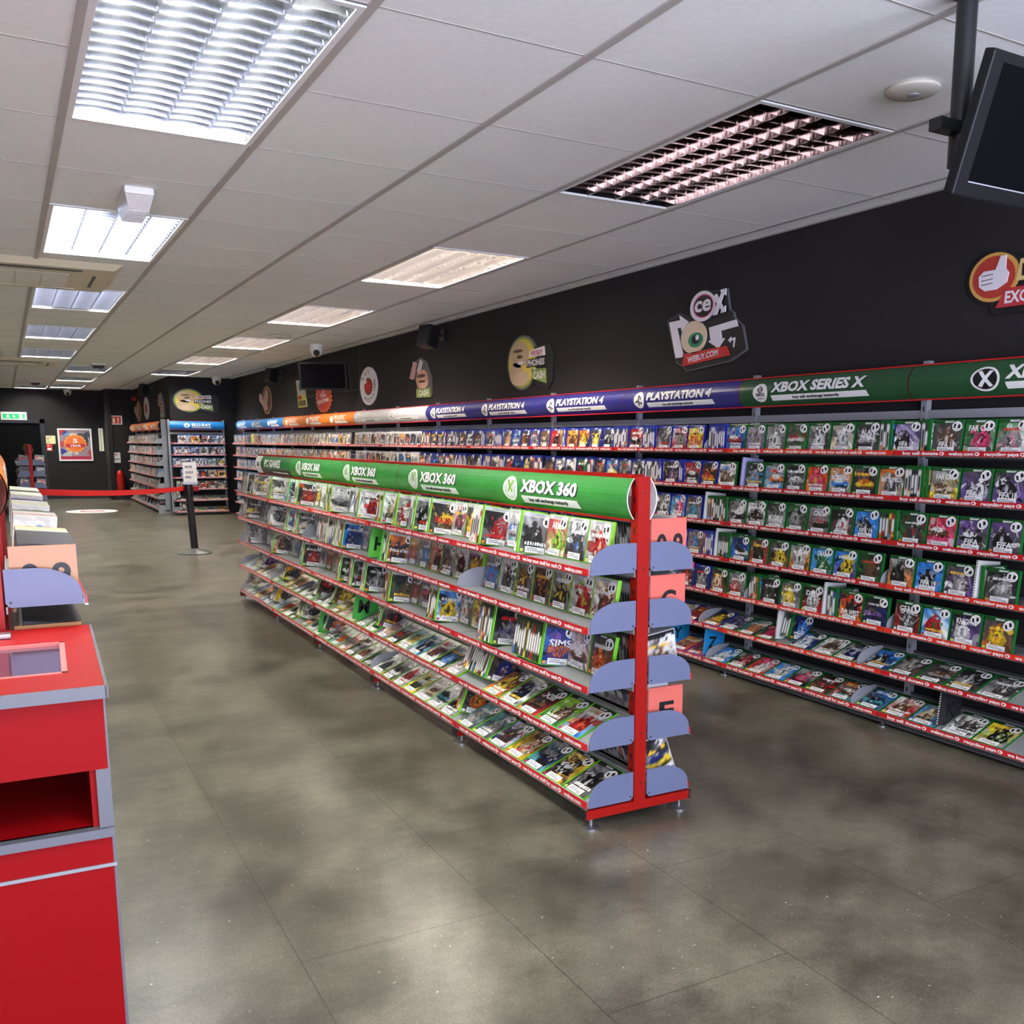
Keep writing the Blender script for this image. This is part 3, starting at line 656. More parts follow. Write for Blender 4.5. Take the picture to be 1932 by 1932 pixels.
SIGNBG = dict(x360=mat('sign_green', (58, 142, 62), .33, noise=.10, nscale=9), pc=mat('sign_pc_green', (44, 120, 56), .33), pcend=mat('sign_white', (226, 224, 222), .35), xsx=mat('sign_dark_green', (38, 82, 48), .33, noise=.08, nscale=9),
              ps4=mat('sign_indigo', (48, 46, 124), .33, noise=.06, nscale=9), ps5=mat('sign_silver', (206, 204, 208), .35), tv=mat('sign_orange', (230, 128, 40), .35), blu=mat('sign_blue', (34, 132, 206), .35), disc=mat('sign_orange2', (222, 120, 50), .35))
SIGNBG['xone'] = SIGNBG['xsx']; SIGNBG['blubig'] = SIGNBG['blu']
SIGNLAB = dict(x360='green sign panel with white lettering', xsx='dark green sign panel', ps4='indigo sign panel', ps5='silver sign panel', tv='orange sign panel', blu='blue sign panel', pc='dark green sign panel with brown foot', pcend='white end sign panel', xone='dark green sign panel', blubig='wide blue sign panel')
def sign(style, L, z0, z1, ye, bulge, parent, x_near, rot=0, edges=()):
    b, wrap = header_panel(L-.006, z0, z1, ye, bulge, SIGNBG[style], 'sign_panel', parent, x_near-.003, edges=edges)
    sign_art(b, wrap, x_near-.003-(L-.006), L-.006, style)
    o = b.build('sign_panel', parent, False); o['label'] = SIGNLAB[style]
    if rot: o.rotation_euler = (0, 0, rot)
    return o

def shelf_level(root, xn, L, z, d_lip, d_back, slope, alt, rng, m=M_shelf, rot=0, under=None):
    """one shelf of one bay: steel plate, front lip, ticket strip as sub-part. y = -d in front of the run's back plane."""
    b = MB(); x0, x1 = xn-L+.004, xn-.004
    y0, y1 = -d_lip+.004, -d_back; zz = z+.012; zb = zz+slope
    b.add([(x0, y0, zz), (x1, y0, zz), (x1, y1, zb), (x0, y1, zb), (x0, y0, zz-.010), (x1, y0, zz-.010), (x1, y1, zb-.010), (x0, y1, zb-.010)],
          [(0, 1, 2, 3), (7, 6, 5, 4), (0, 4, 5, 1), (1, 5, 6, 2), (2, 6, 7, 3), (3, 7, 4, 0)], m)
    b.box((x0, y0-.003, z-.004), (x1, y0, z+.022), m)
    b.box((x0, -d_back-.004, zb-.03), (x1, -d_back, zb+.012), under or m)
    s = b.build('shelf', root)
    st = strip_mb(L-.008, .0245, alt, rng).build('ticket_strip', s); st.location = (xn-.004, y0-.003, z-.002)
    if rot: s.rotation_euler = (0, 0, rot)
    return s
def add_plate(root, x, d0, d1, z, h, m, name='end_plate', th=.004, tilt=0):
    b = MB(); b.prism(plate_poly(-d0, -d1, h), lambda y, c, d: (d, y, c), -th/2, th/2, m)
    for yy in (-d1-.012,): b.cyl((-th/2-.001, yy, .014), (th/2+.001, yy, .014), .004, .004, M_dark, 8)
    o = b.build(name, root); o.location = (x, 0, z)
    if tilt: o.rotation_euler = (tilt, 0, 0)
    return o
def letter_card(M, x, y, z, letter, colr, label, w=.15, h=.175, lean=0):
    cm = mat('card_'+colr, dict(l=(96, 190, 70), e=(70, 170, 70), b=(36, 146, 208), y=(226, 222, 130), u=(170, 168, 210), w=(225, 225, 218), k=(44, 43, 45), c=(220, 214, 186), s=(222, 112, 98), t=(184, 128, 80))[colr], .35)
    t = empty('letter_divider'); t.matrix_world = M @ Matrix.Translation((x, y, z)) @ Matrix.Rotation(-lean, 4, 'X'); tag(t, label, 'letter divider', 'letter dividers between the cases')
    b = MB(); b.box((-.006, -w/2, 0), (.004, w/2, h), cm)
    for k in range(14): b.box((-.004, -w/2-.0006, h*(.04+.07*k)), (.002, -w/2, h*(.07+.07*k)), M_black if colr in 'wu' else M_white if colr == 'k' else cm)
    b.build('card', t)
    b = MB(); b.text(letter, lambda a, c: (.0046, a, c), M_black, -.016 if colr in 'leby' else .004, h*.24, h*.44, min(.066*max(1, len(letter)*.8), w*.75), 0, 'c'); b.build('lettering', t)

def Mrun(o): return Matrix.Translation(o[0]) @ Matrix.Rotation(o[1], 4, 'Z')
rng = random.Random(11)
# ---- centre gondola (double sided, red uprights). local x: 0 at its near end, negative away; local -y faces the aisle with the counter
GL = [.921, .716, .507, .297, .083]
def gondola(X, Y, nb, pitch, dz, label, signs, detail, near_right_cards=None, zs=GL):
    t = tag(empty('display_gondola', (X, Y, 0), -PI/2), label, 'shelving', 'red double sided gondolas')
    L = nb*pitch
    for k in range(nb+1):
        x = -k*pitch-(.0 if k else .022)
        b = MB(); b.box((x-.022, -.025, .06), (x+.022, .025, 1.256+dz), M_red)
        for z in [.12+.055*i for i in range(21)]:
            b.box((x-.004, -.0256, z), (x+.004, -.025, z+.022), M_black); b.box((x-.004, .025, z), (x+.004, .0256, z+.022), M_black)
        for z in (1.20+dz, .93+dz, .33, .14): b.cyl((x+.022, .004, z), (x+.0226, .004, z), .0035, .0035, M_black, 8)
        b.build('upright', t)
        b = MB(); b.box((x-.02, -.226, .040), (x+.02, .226, .074), M_red); b.box((x-.021, -.232, .039), (x+.021, -.226, .075), M_black); b.box((x-.021, .226, .039), (x+.021, .232, .075), M_black)
        f = b.build('base_beam', t)
        for s_ in (-1, 1):
            b = MB(); b.cyl((x, s_*.195, .012), (x, s_*.195, .042), .008, .008, M_steel, 10); b.lathe([(.032, 0), (.032, .005), (.012, .013)], (x, s_*.195, 0), M_steel, 20); b.build('levelling_foot', f, True)
    b = MB(); b.box((-L, -.03, 1.250+dz), (-.044, -.012, 1.262+dz), M_red); b.box((-L, .012, 1.250+dz), (-.044, .03, 1.262+dz), M_red); b.box((-L, -.03, 1.098+dz), (-.044, -.012, 1.106+dz), M_red); b.box((-L, .012, 1.098+dz), (-.044, .03, 1.106+dz), M_red)
    b.build('header_rail', t)
    for side in (0, 1):
        for k in range(nb):
            for li, z in enumerate(zs):
                sl = .078 if li >= 3 else 0.0
                if side == 0 or k == 0 or detail > 1:
                    if side == 0: shelf_level(t, -k*pitch, pitch, z+dz*0, .223, .03, sl, rng.random() < .12, rng)
                    else: shelf_level(t, (k+1)*pitch, pitch, z, .223, .03, sl, rng.random() < .1, rng, rot=PI)
                    if k == 0:
                        o = add_plate(t, .0 if side == 0 else .0, .218, .03, z, .105, M_plate)
                        if side == 1: o.rotation_euler = (0, 0, PI); o.location = (0, 0, z)
                    if k == nb-1 and side == 0: add_plate(t, -L, .218, .03, z, .1, M_grey)
    x = 0
    for st, w in signs:
        sign(st, w, 1.106+dz, 1.250+dz, -.03, .028, t, x-.02 if x == 0 else x, edges=(1,) if x == 0 and signs[0][0] == 'x360' else ()); x -= w
    o = sign('x360' if signs[0][0] == 'x360' else 'tv', L*.5, 1.106+dz, 1.250+dz, -.03, .028, t, L*.5, PI, (0, 1) if signs[0][0] == 'x360' else ()); o.location = (0, 0, 0); o['label'] = 'sign panel on the reverse side'
    return t
GX, GY, GP = 1.918, 2.82, 1.178
gond = gondola(GX, GY, 5, GP, 0, 'long red centre gondola with green signs, filled with game cases', [('x360', GP)]*4+[('pc', GP*.82), ('pcend', GP*.18)], 1)

GF = dict(fw=.155, fh=.163, ft=.016, gap=.0015, fy=-.098, fz=.0135, lean=math.radians(10), pw=.150, ph=.166, pt=.0175, py=-.128, pz=.0135, plean=math.radians(10), gaps=True)
GS = dict(fw=.160, fh=.192, ft=.014, gap=.0045, fy=-.216, fz=.020, lean=math.radians(90-22.1), pw=.15, ph=.166, pt=.0175, py=-.125, pz=.035, plean=math.radians(22), flat=True)
GF['py'] = -.140; GS['py'] = -.125
g1 = ['F wgrc', 'F wkdb', 'F rclm ARMY|w|.74|.6', 'P2 gdkd', 'F wgrk', 'F wtgb SKATE|w|.5|.5', 'P6 kdrg', 'F nbwg SHIFT|w|.6|.6', 'F dkyo', 'F wgdp', 'P2 kdoy THE|y|.56|.28;RUN|r|.42|.72', 'F kdew', 'P5 gdkw', 'F dgwp theft|w|.42|.6', 'P3 gdrw grand|w|.58|.62;theft|w|.47|.62;auto|w|.36|.5', 'F wgcl', 'P5 wgcm FABLE|k|.24|.8', 'F wgpb', 'F wrob', 'P4 wwrk', 'F wgek', 'F dkwg', 'F kdwb', 'P5 wcdg']
g2 = ['F cwmr', 'F wgrl', 'F gdky', 'F mdko', 'F gdmy', 'F wgdk TONY HAWK|k|.72|.7', 'F gnbr', 'D', 'F umyo', 'F wgkr', 'F gnmc', 'F crkm', 'F gdbw', 'F yuod UP|y|.45|.7', 'P4 omko Prince of Persia|w|.42|.85', 'C I l', 'F odgw', 'C H l', 'D', 'F gdel', 'F gwbr', 'F gdwn', 'P6 bbnd', 'C M c', 'P9 cwcg', 'C L c', 'P4 wgbo']
g3 = ['F dmor', 'F ucmw SIMS|w|.55|.6;2|w|.38|.3', 'P13 nbum SIMS|w|.54|.72;BUSTIN|o|.40|.72;OUT|o|.30|.4', 'G .03', 'F gwkd', 'P8 kdgu', 'F wgdr', 'F yyow', 'F gdwr', 'P6 bwyk', 'G .07', 'F gdur', 'F gukp', 'F mdrg', 'P5 kdme', 'F edko', 'F wgnd', 'P4 kdgw', 'F kwor', 'P4 dkrw', 'F rdmw', 'P4 dekw']
g4 = ['F cbro', 'F lemw', 'F krmd XIII|w|.66|.6', 'F dwkn', 'F moyk', 'P14 kdnm PREDATOR|r|.72|.9', 'F wgwr', 'F nkbw', 'F gwdr', 'F gbkw', 'F twyb', 'F gkdr', 'F wucr', 'P2 gdkr', 'F gwek', 'F gewd', 'C M e', 'F wcro', 'F wgcr', 'F cmyw', 'P2 kmyd', 'F wgdk', 'F gwdk', 'P3 gdkr']
g5 = ['F gdkw', 'F ymkw Otogi|k|.72|.7', 'F dtkn NINJA|g|.55|.6', 'F mycr Rambo|k|.76|.55', 'F wndr', 'F tdgk', 'F tdgw', 'P3 kdoe', 'F wgkd', 'F wgtk', 'F gwcm', 'F gyke EMPIRE|w|.5|.7', 'F wgrk', 'F gdwk', 'F wcke', 'D', 'F gkde', 'F wgmr', 'F dkgw', 'F wrgd', 'F wtor', 'F gdkw', 'P2 kdob', 'C F e', 'F wgrd', 'F wgke', 'F cdok', 'P3 gwkd']
M_g = Mrun(((GX, GY, 0), -PI/2))
ROWN = ['top', 'second', 'third', 'fourth', 'fifth', 'sixth', 'lowest']
def gplat(row):
    def f(x):
        if x < -4.75: return 'pc'
        return 'xbox' if (row == 2 and x > -1.0) or (row >= 3 and x > -1.0) else 'x360'
    return f
GDIV = []
for r, spec in enumerate([g1, g2, g3, g4, g5]):
    run = dict(M=M_g, plat=gplat(r), kind='game_case', name='gondola', pmax=7)
    dv = []
    place_row(run, spec, [-.09, -.05, -.062, -.09, -.045][r], -5*GP+.02, 0, GL[r], GF if r < 3 else GS, r, lambda x: min(4, int(-x/GP)), dv, rng)
    for d in dv:
        if d[0] == 'plate': add_plate(gond, d[1], .215, .03, GL[r], .10, M_grey, 'shelf_divider')
        else: letter_card(M_g, d[1], -.146, GL[r]+(.013 if r < 3 else .03), d[2], d[3], '%s card with black letter %s, %s shelf of the red gondola' % ({'l': 'lime', 'e': 'green', 'c': 'cream'}[d[3]], d[2], ROWN[r] if r < 4 else 'lowest'), lean=GF['plean'])
# reverse side of the gondola, seen past its end post
M_gr = Mrun(((GX, GY, 0), PI/2))
GFR = dict(GF)
for r in range(5):
    cd = ['0-9', 'C', '', 'F', ''][r]
    x0 = .055
    if cd: letter_card(M_g, -.04, .135, GL[r]+.012, cd, 's', 'salmon card lettered %s, %s level behind the red end post' % (cd, ROWN[r]), .155, .172)
    for i in range(26):
        M = M_g @ Matrix.Translation((-x0-i*.0187, .13, GL[r]+.013+(.03 if r > 2 else 0))) @ Matrix.Rotation(math.radians(8 if r < 3 else 20), 4, 'X') @ Matrix.Rotation(PI/2, 4, 'Z')
        STOCK.append(dict(M=M, w=.15, h=.166, t=.0175, plat='ps3', pal=['wgmc', 'kwyn'][r == 4] if i == 0 else 'wgdk', titles=[], seed=nseed(), face=(i == 0 and not cd), big=False, kind='game_case', bay=0, n=i+1, row=r, run='reverse', flat=False))

# ---- wall shelving run
WL = [.054+.2115*k for k in range(7)][::-1]
WSEAM = [2.0, 3.235, 4.465, 5.69, 6.92, 8.13, 9.34, 10.52, 11.70, 12.87, 14.04, 15.2, 16.37, 17.53, 18.7]
WST = ['xone', 'xsx', 'ps4', 'ps4', 'ps4', 'ps4', 'ps5', 'ps5', 'tv', 'tv', 'tv', 'blu', 'blu', 'blu']
def wall_unit(name, label, origin, rz, seams, styles, zsl, sgn=True, plates=False):
    """single sided shelving; seams: distances along the run from its near end."""
    t = tag(empty(name, origin, rz), label, 'shelving'); n = len(seams)-1
    for i, s in enumerate(seams):
        x = -s
        b = MB(); b.box((x-.017, -.045, .06), (x+.017, -.012, 1.765), M_grey)
        for z in [.1+.055*q for q in range(30)]: b.box((x-.004, -.0456, z), (x+.004, -.045, z+.022), M_black)
        b.build('upright', t)
        b = MB(); b.box((x-.018, -.225, .022), (x+.018, -.02, .056), M_dark); f = b.build('base_beam', t)
        b = MB(); b.cyl((x, -.205, .008), (x, -.205, .024), .007, .007, M_steel, 8); b.lathe([(.026, 0), (.026, .005), (.01, .01)], (x, -.205, 0), M_steel, 16); b.build('levelling_foot', f, True)
    for i in range(n):
        L = seams[i+1]-seams[i]; xn = -seams[i]
        for li, z in enumerate(zsl): shelf_level(t, xn, L, z, .235, .03, .078 if li >= 5 else 0, rng.random() < .14, rng, under=M_dark)
        b = MB(); b.box((xn-L+.018, -.04, 1.495), (xn-.018, -.02, 1.535), M_grey); b.build('back_rail', t)
        b = MB(); b.box((xn-L+.018, -.215, .018), (xn-.018, -.2, .05), M_dark); b.build('kick_rail', t)
        if sgn:
            sign(styles[i], L, 1.583, 1.736, -.125, .04, t, xn)
            b = MB(); b.box((xn-L, -.13, 1.736), (xn, -.115, 1.742), M_strip); b.box((xn-L, -.13, 1.577), (xn, -.115, 1.583), M_strip); b.box((xn-.012, -.12, 1.62), (xn+.0, -.03, 1.64), M_grey); b.build('header_rail', t)
    return t
Y0 = 2.0
wall = wall_unit('wall_shelving', 'long black wall shelving under green, indigo, silver, orange and blue signs', (XW, Y0, 0), -PI/2, [s-Y0 for s in WSEAM], WST, WL)
M_w = Mrun(((XW, Y0, 0), -PI/2))
WF = dict(fw=.156, fh=.148, ft=.016, gap=.009, fy=-.212, fz=.0135, lean=math.radians(7), pw=.150, ph=.148, pt=.0175, py=-.135, pz=.0135, plean=math.radians(2))
WS = dict(fw=.162, fh=.178, ft=.014, gap=.005, fy=-.222, fz=.020, lean=math.radians(90-22.1), pw=.15, ph=.148, pt=.0175, py=-.135, pz=.035, plean=math.radians(15), flat=True)
B1 = 1.235; B2 = 2.465      # run distance of the first two whole seams
w1 = ['F ewgp', 'F egpk FAR CRY|w|.74|.8', 'F ddmw FIFA 18|w|.26|.6', 'P3 gwdk', 'F uwkg FIFA 18|w|.26|.6', 'P4 bnyk', 'F dkgw ALAN|w|.66|.6;WAKE|w|.5|.7', 'F gcwd UNITY|w|.66|.6', 'F gdwk', 'F degr ALAN WAKE II|w|.42|.8', 'F gdwk', 'F gugm', 'F bnrw', 'P9 gdkw', 'D', 'G .02', 'F yyow', 'F wrgk', 'F kgdw', 'P8 rowk', 'F rdkw', 'P10 dkrg', 'F dnkw', 'F dnyw', 'F okyd', 'F yomk', 'P5 rkrk', 'F rrkd']
w2 = ['F dukw FIFA 18|w|.26|.6', 'F duwk FIFA 18|w|.26|.6', 'F gycm FAR CRY|w|.72|.7', 'P1 ogkw FORZA|k|.62|.5', 'P6 oruw FUSION|w|.68|.8', 'F ogdw BATTLEFIELD|w|.56|.85', 'F dkyo', 'F ogbw BATTLEFIELD|w|.56|.85', 'F ropy', 'F kdgw', 'F gbow', 'F kdgb', 'C B u', 'G .05', 'F wwmc SIMS 4|b|.72|.7', 'F kdor', 'F rdkw', 'P3 rdkw', 'F dkuy', 'P11 yuwk', 'F dgkw', 'F gkdc', 'F bdyw', 'F kdmg', 'P4 nkgw']
w3 = ['F udkw FIFA|w|.26|.5', 'F udkw FIFA|w|.26|.5', 'F rpmw FIFA 20|p|.26|.6', 'F kedr', 'P6 eeww', 'F bbkw FIFA 19|w|.26|.6', 'F kdwr', 'F gdkr CALL|w|.7|.6;DUTY|g|.44|.6', 'F edgk', 'F kgdw MODERN|w|.4|.8;WARFARE|w|.28|.8', 'F wgdk', 'F gdkw CALL OF DUTY|w|.5|.8', 'P10 kgwn CALL OF|w|.76|.8', 'C C w', 'G .03', 'F mgtb', 'F btpw', 'F gdwk', 'F dkor']
w4 = ['F kdgw', 'P1 gmow grand|w|.62|.62;theft|w|.5|.62;auto|w|.38|.5', 'C G w', 'F dugw', 'F bbkw FIFA 19|w|.26|.6', 'F gokd FORZA|k|.78|.4', 'D', 'F kemd', 'F buyk', 'F btew DEAD|w|.72|.5', 'F gowd', 'F dmyk', 'F mrkd', 'F nbwk', 'P6 gdkw', 'C D w', 'P6 dgkw', 'F gdbo', 'F ccmw UNCHARTED|m|.4|.8']
w5 = ['F dmyo', 'F kuwg KNIGHTS|w|.7|.75', 'F bwre', 'F krdw GEARS|w|.76|.7;OF WAR|w|.66|.6', 'D', 'F knud', 'F rokd EVIL WEST|w|.28|.85', 'P4 nnbw FC 24|w|.68|.7', 'C E w', 'F krwd DIRT|w|.68|.7', 'F dgyw', 'F kkdk', 'P5 bgrm', 'D', 'F gdrw', 'F kmcr', 'F nkgd']
w6 = ['F kgdw', 'F kdgw', 'F kdgm HALO|g|.76|.5', 'F kdgm HALO|g|.76|.5', 'F bnkw', 'D', 'F kgnw FORZA 5|w|.6|.5', 'F wgmd', 'F knwb', 'P4 nkbw', 'C F w', 'F kdpr', 'F tkog', 'F udng', 'F kdyo', 'D', 'F okrd', 'F ywgd', 'F gwdk']
w7 = ['F ygkl', 'F gwdk', 'C K k', 'F gbcm', 'F wrmc', 'F bdtk JUST CAUSE|w|.78|.7', 'D', 'F rtmw FAR CRY|y|.74|.7', 'F kmrd', 'F wkpg', 'F bbwk FIFA 19|w|.4|.6', 'F prwm FIFA 20|w|.3|.5', 'F dkrg', 'F bbwk FIFA 19|w|.4|.6', 'D', 'C Z b', 'F mrdc', 'F yrmo', 'C Y b', 'F dgwy']
def wplat(x):
    y = Y0-x
    return 'xone' if y < 4.5 else 'ps4' if y < 9.3 else 'ps5' if y < 11.7 else 'film' if y < 15.2 else 'blu'
def wbay(x):
    y = Y0-x
    for i in range(len(WSEAM)-1):
        if y < WSEAM[i+1]: return i
    return len(WSEAM)-2
for r, spec in enumerate([w1, w2, w3, w4, w5, w6, w7]):
    for seg in (0, 1):
        run = dict(M=M_w, plat=wplat, kind='game_case' if seg == 0 else 'film_case', name='wall', pool=RPD if seg == 0 else RP, pmax=9 if seg == 0 else 6, pp=.12 if seg == 0 else .42)
        dv = []
        g = WF if r < 5 else WS
        if seg == 0: place_row(run, spec, -.55, -(11.7-Y0)+.01, 0, WL[r], g, r, wbay, dv, rng)
        else: place_row(run, [], -(11.7-Y0)-.02, -(18.7-Y0)+.02, 0, WL[r], g, r, wbay, dv, rng)
        for d in dv:
            if d[0] == 'plate': add_plate(wall, d[1], .228, .05, WL[r], .095, M_grey, 'shelf_divider')
            else: letter_card(M_w, d[1], -.15, WL[r]+(.013 if r < 5 else .03), d[2], d[3], '%s card lettered %s on the %s wall shelf' % ({'u': 'lilac', 'w': 'white', 'b': 'blue', 'k': 'black backed'}[d[3]], d[2], ROWN[r]), .15, .166, lean=.1)
letter_card(M_w, -(17.05-Y0), -.16, WL[0]+.013, 'R', 'y', 'pale yellow card with black letter R on the top wall shelf', .17, .16)
bpy.data.objects['letter_divider'].name = 'letter_divider'

# ---- blu-ray bay on the inner wall and orange-headed unit beyond the corner
blu = wall_unit('wall_shelving', 'single wall bay under a wide blue sign at the inner corner', (3.63, 19.64, 0), 0, [0, .97], ['blubig'], WL)
M_b = Mrun(((3.63, 19.64, 0), 0))
org = wall_unit('wall_shelving', 'grey shelving unit with orange signs and broad grey end post', (2.71, 20.15, 0), -PI/2, [0, 1.2, 2.4, 3.6, 4.8], ['tv']*4, WL)
M_o = Mrun(((2.71, 20.15, 0), -PI/2))
b = MB(); b.box((-.01, -.11, .03), (.03, -.03, 1.78), M_grey); b.box((-.01, -.24, .0), (.03, -.01, .06), M_grey); b.build('end_post', org)
for r, z in enumerate(WL):
    add_plate(org, .004, .235, .04, z, .1, M_grey)
    for (MM, x0, x1, nm, un) in ((M_b, -.02, -.95, 'bluray', blu), (M_o, -.03, -4.78, 'orange', org)):
        run = dict(M=MM, plat=('blu' if nm == 'bluray' and r < 4 else 'film'), kind='film_case', name=nm, pool=RP, pmax=8, pp=.12 if nm == 'bluray' else .35); dv = []
        place_row(run, [], x0, x1, 0, z, WF if r < 5 else WS, r, lambda x: 0, dv, rng)
        for d in dv:
            if d[0] == 'plate': add_plate(un, d[1], .228, .05, z, .095, M_grey, 'shelf_divider')

# ---- gondola beside the counter and the far one by the back door
lg = gondola(-.058, 3.012, 5, GP, .055, 'red gondola behind the counter, seen from its daylight-tinted end plates', [('tv', GP)]*5, 1)
M_l = Mrun(((-.058, 3.012, 0), -PI/2))
letter_card(M_l, -.035, .128, GL[0]+.013, '0-9', 't', 'big tan card lettered 0-9 behind the daylight-tinted end plate by the counter', .165, .15, lean=.0)
letter_card(M_l, -.035, .128, GL[1]+.013, 'A', 't', 'plain tan card on the level under the daylight-tinted end plate', .165, .135)
def spine_row(M, y, z, x0, pals, kind, name, row, w=.15, h=.166):
    x = x0; i = 0
    for n, pal, gap, plat in pals:
        for k in range(n):
            i += 1
            STOCK.append(dict(M=M @ Matrix.Translation((x, y, z)) @ Matrix.Rotation(-math.radians(6), 4, 'X') @ Matrix.Rotation(PI/2, 4, 'Z'), w=w, h=h, t=.0175, plat=plat, pal=pal, titles=[], seed=nseed(), face=(k == 0), big=False, plain=True, kind=kind, bay=0, n=i, row=row, run=name, flat=False))
            x -= .0187
        x -= gap
spine_row(M_l, .128, GL[0]+.013, -.085, [(25, 'dkgd', 0, 'dark'), (3, 'wgwg', 0, 'ivory'), (2, 'wlwg', 0, 'mint'), (4, 'yywg', 0, 'lemon'), (1, 'rrwr', .56, 'rose'), (3, 'wwbn', 0, 'ivory'), (2, 'pwwg', 0, 'rose'), (9, 'wgdw', 0, 'ivory'), (4, 'wgwg', .40, 'dark'), (3, 'wgyu', 0, 'ivory'), (3, 'yywg', 0, 'lemon'), (14, 'wgdw', .55, 'ivory'), (4, 'nunw', 0, 'ivory'), (2, 'yywg', 0, 'lemon'), (14, 'wgdw', .10, 'ivory'), (5, 'wgdw', 0, 'dark'), (3, 'wlwg', 0, 'mint'), (22, 'wgdk', .05, 'ivory')], 'film_case', 'left', 0, h=.148)
spine_row(M_l, .128, GL[1]+.013, -.10, [(60, 'kdgd', .05, 'dark')], 'film_case', 'left', 1, h=.13)
fg = gondola(.40, 20.3, 3, GP, .03, 'small red gondola with an orange sign by the back door', [('tv', GP)]*3, 1)
M_f = Mrun(((.40, 20.3, 0), -PI/2))
for r in range(5):
    spine_row(M_f, -.125, GL[r]+.013, -.05, [(20, ['mrod', 'kdgd', 'wgdr', 'gwdk', 'wgdk'][r], .05, 'film')], 'film_case', 'farleft', r)
    spine_row(M_f, .13, GL[r]+.013, -.05, [(20, ['cwpk', 'wkgd', 'rwgr', 'gwdk', 'wgdk'][r], .05, 'film')], 'film_case', 'farright', r)

# ------------------------------------------------------------------ counter
t = tag(empty('shop_counter', (.145, 2.235, 0), -.03), 'red laminate shop counter with grey edges and a glass inset top', 'counter')
M_cgrey = mat('counter_edge_grey', (98, 99, 106), .45); M_redtop_lit = mat('red_laminate_lit_top', (158, 18, 15), .5, spec=.2)  # top is the same laminate, its brighter lighting put into the colour
cw, cd, chh = 1.7, .76, .86
b = MB(); b.box((-cw, 0, 0), (-.006, .012, .455), M_redlam); b.build('lower_panel', t)
b = MB(); b.box((-cw, 0, .463), (-.006, .012, .525), M_redlam); b.build('drawer_front', t)
b = MB(); b.box((-cw, -.004, .455), (0, .012, .463), M_steel); b.box((-cw, -.012, .525), (0, .02, .545), M_cgrey); b.build('edge_strip', t)
b = MB(); b.box((-cw, .0, .675), (-.004, .012, .835), M_redlam); b.build('upper_panel', t)
b = MB(); b.box((-cw, .012, .527), (-.03, cd, .545), M_redlam); b.box((-cw, cd-.02, .545), (-.03, cd, .80), M_redlam); b.box((-cw, .012, .80), (-.03, cd, .815), M_redlam); b.box((-.04, .012, .545), (-.028, cd, .80), M_redlam); b.build('shelf_recess', t)
b = MB(); b.box((-.028, .0, .545), (0, .03, .675), M_cgrey); b.box((-.006, .001, 0), (0, .012, .525), M_cgrey); b.box((-.004, .001, .675), (0, .012, .835), M_cgrey); b.build('corner_post', t)
b = MB(); b.box((-.028, .03, 0), (-.001, cd, .835), M_cgrey); b.build('side_panel', t)
b = MB(); x0, x1, y0, y1 = -.52, -.065, .14, .52
for a, c in (((-cw, -.02, .845), (0, y0, .862)), ((-cw, y1, .845), (0, cd, .862)), ((x1, y0, .845), (0, y1, .862)), ((-cw, y0, .845), (x0, y1, .862))): b.box(a, c, M_redtop_lit)
b.build('worktop', t)
b = MB(); b.box((-cw, -.028, .836), (.004, -.02, .863), M_cgrey); b.box((0, -.028, .836), (.006, cd, .863), M_cgrey); b.box((-cw, -.02, .836), (0, cd, .845), M_cgrey); b.build('worktop_edge', t)
glm = mat('counter_glass', (84, 62, 76), .08, spec=.7)
b = MB(); b.box((x0, y0, .848), (x1, y1, .856), glm); b.build('glass_inset', t)
b = MB()
for a, c in (((x0, y0, .856), (x1, y0+.012, .8635)), ((x0, y1-.012, .856), (x1, y1, .8635)), ((x1-.012, y0, .856), (x1, y1, .8635))): b.box(a, c, mat('bead_pink', (222, 120, 112), .4))
b.build('glass_bead', t)
b = MB(); b.box((-.26, .62, .862), (-.185, .66, .876), M_steel, .004); b.build('hinge', t)

# ------------------------------------------------------------------ queue stanchion, belt, sign, floor sticker
SX, SY = 1.94, 12.69
t = tag(empty('queue_stanchion', (SX, SY, 0)), 'black queue post with a grey disc base standing alone in the aisle', 'stanchion')
b = MB(); b.lathe([(.2, 0), (.2, .012), (.17, .025), (.05, .055), (.04, .065)], (0, 0, 0), mat('base_grey', (74, 75, 74), .45), 40, 1, 1.1); b.build('base', t, True)
b = MB(); b.cyl((0, 0, .05), (-.03, 0, .74), .043, .043, M_black, 24); b.build('post', t, True)
b = MB(); b.cyl((-.03, 0, .735), (-.033, 0, .865), .05, .05, M_trim, 24); b.cyl((-.033, 0, .865), (-.033, 0, .878), .03, .02, M_trim, 20); b.build('belt_cassette', t, True)
b = MB(); b.box((.02, -.02, .765), (.085, .02, .825), M_red, .005); b.build('belt_clip', t)
belt = mat('belt_red', (214, 22, 26), .6)
b = MB(); n = 16; e = Vector((.165, 8.95, .962)); s0 = Vector((SX-.08, SY, .80)); pts = [s0.lerp(e, i/n)+Vector((0, 0, -.03*math.sin(PI*i/n))) for i in range(n+1)]
vs = []
for p in pts: vs += [(p.x, p.y, p.z-.026), (p.x, p.y, p.z+.026), (p.x, p.y+.003, p.z-.026), (p.x, p.y+.003, p.z+.026)]
b.add(vs, [q for i in range(n) for q in ((4*i, 4*i+1, 4*i+5, 4*i+4), (4*i+2, 4*i+6, 4*i+7, 4*i+3), (4*i+1, 4*i+3, 4*i+7, 4*i+5), (4*i, 4*i+4, 4*i+6, 4*i+2))], belt)
tag(b.build('queue_belt'), 'red webbing belt stretched from the black queue post across the aisle', 'belt')
t = tag(empty('queue_sign', (SX-.015, SY-.06, .88)), 'small white notice on top of the black queue post', 'sign')
b = MB(); b.box((-.075, -.004, .0), (.075, .004, .235), M_white); b.build('paper', t)
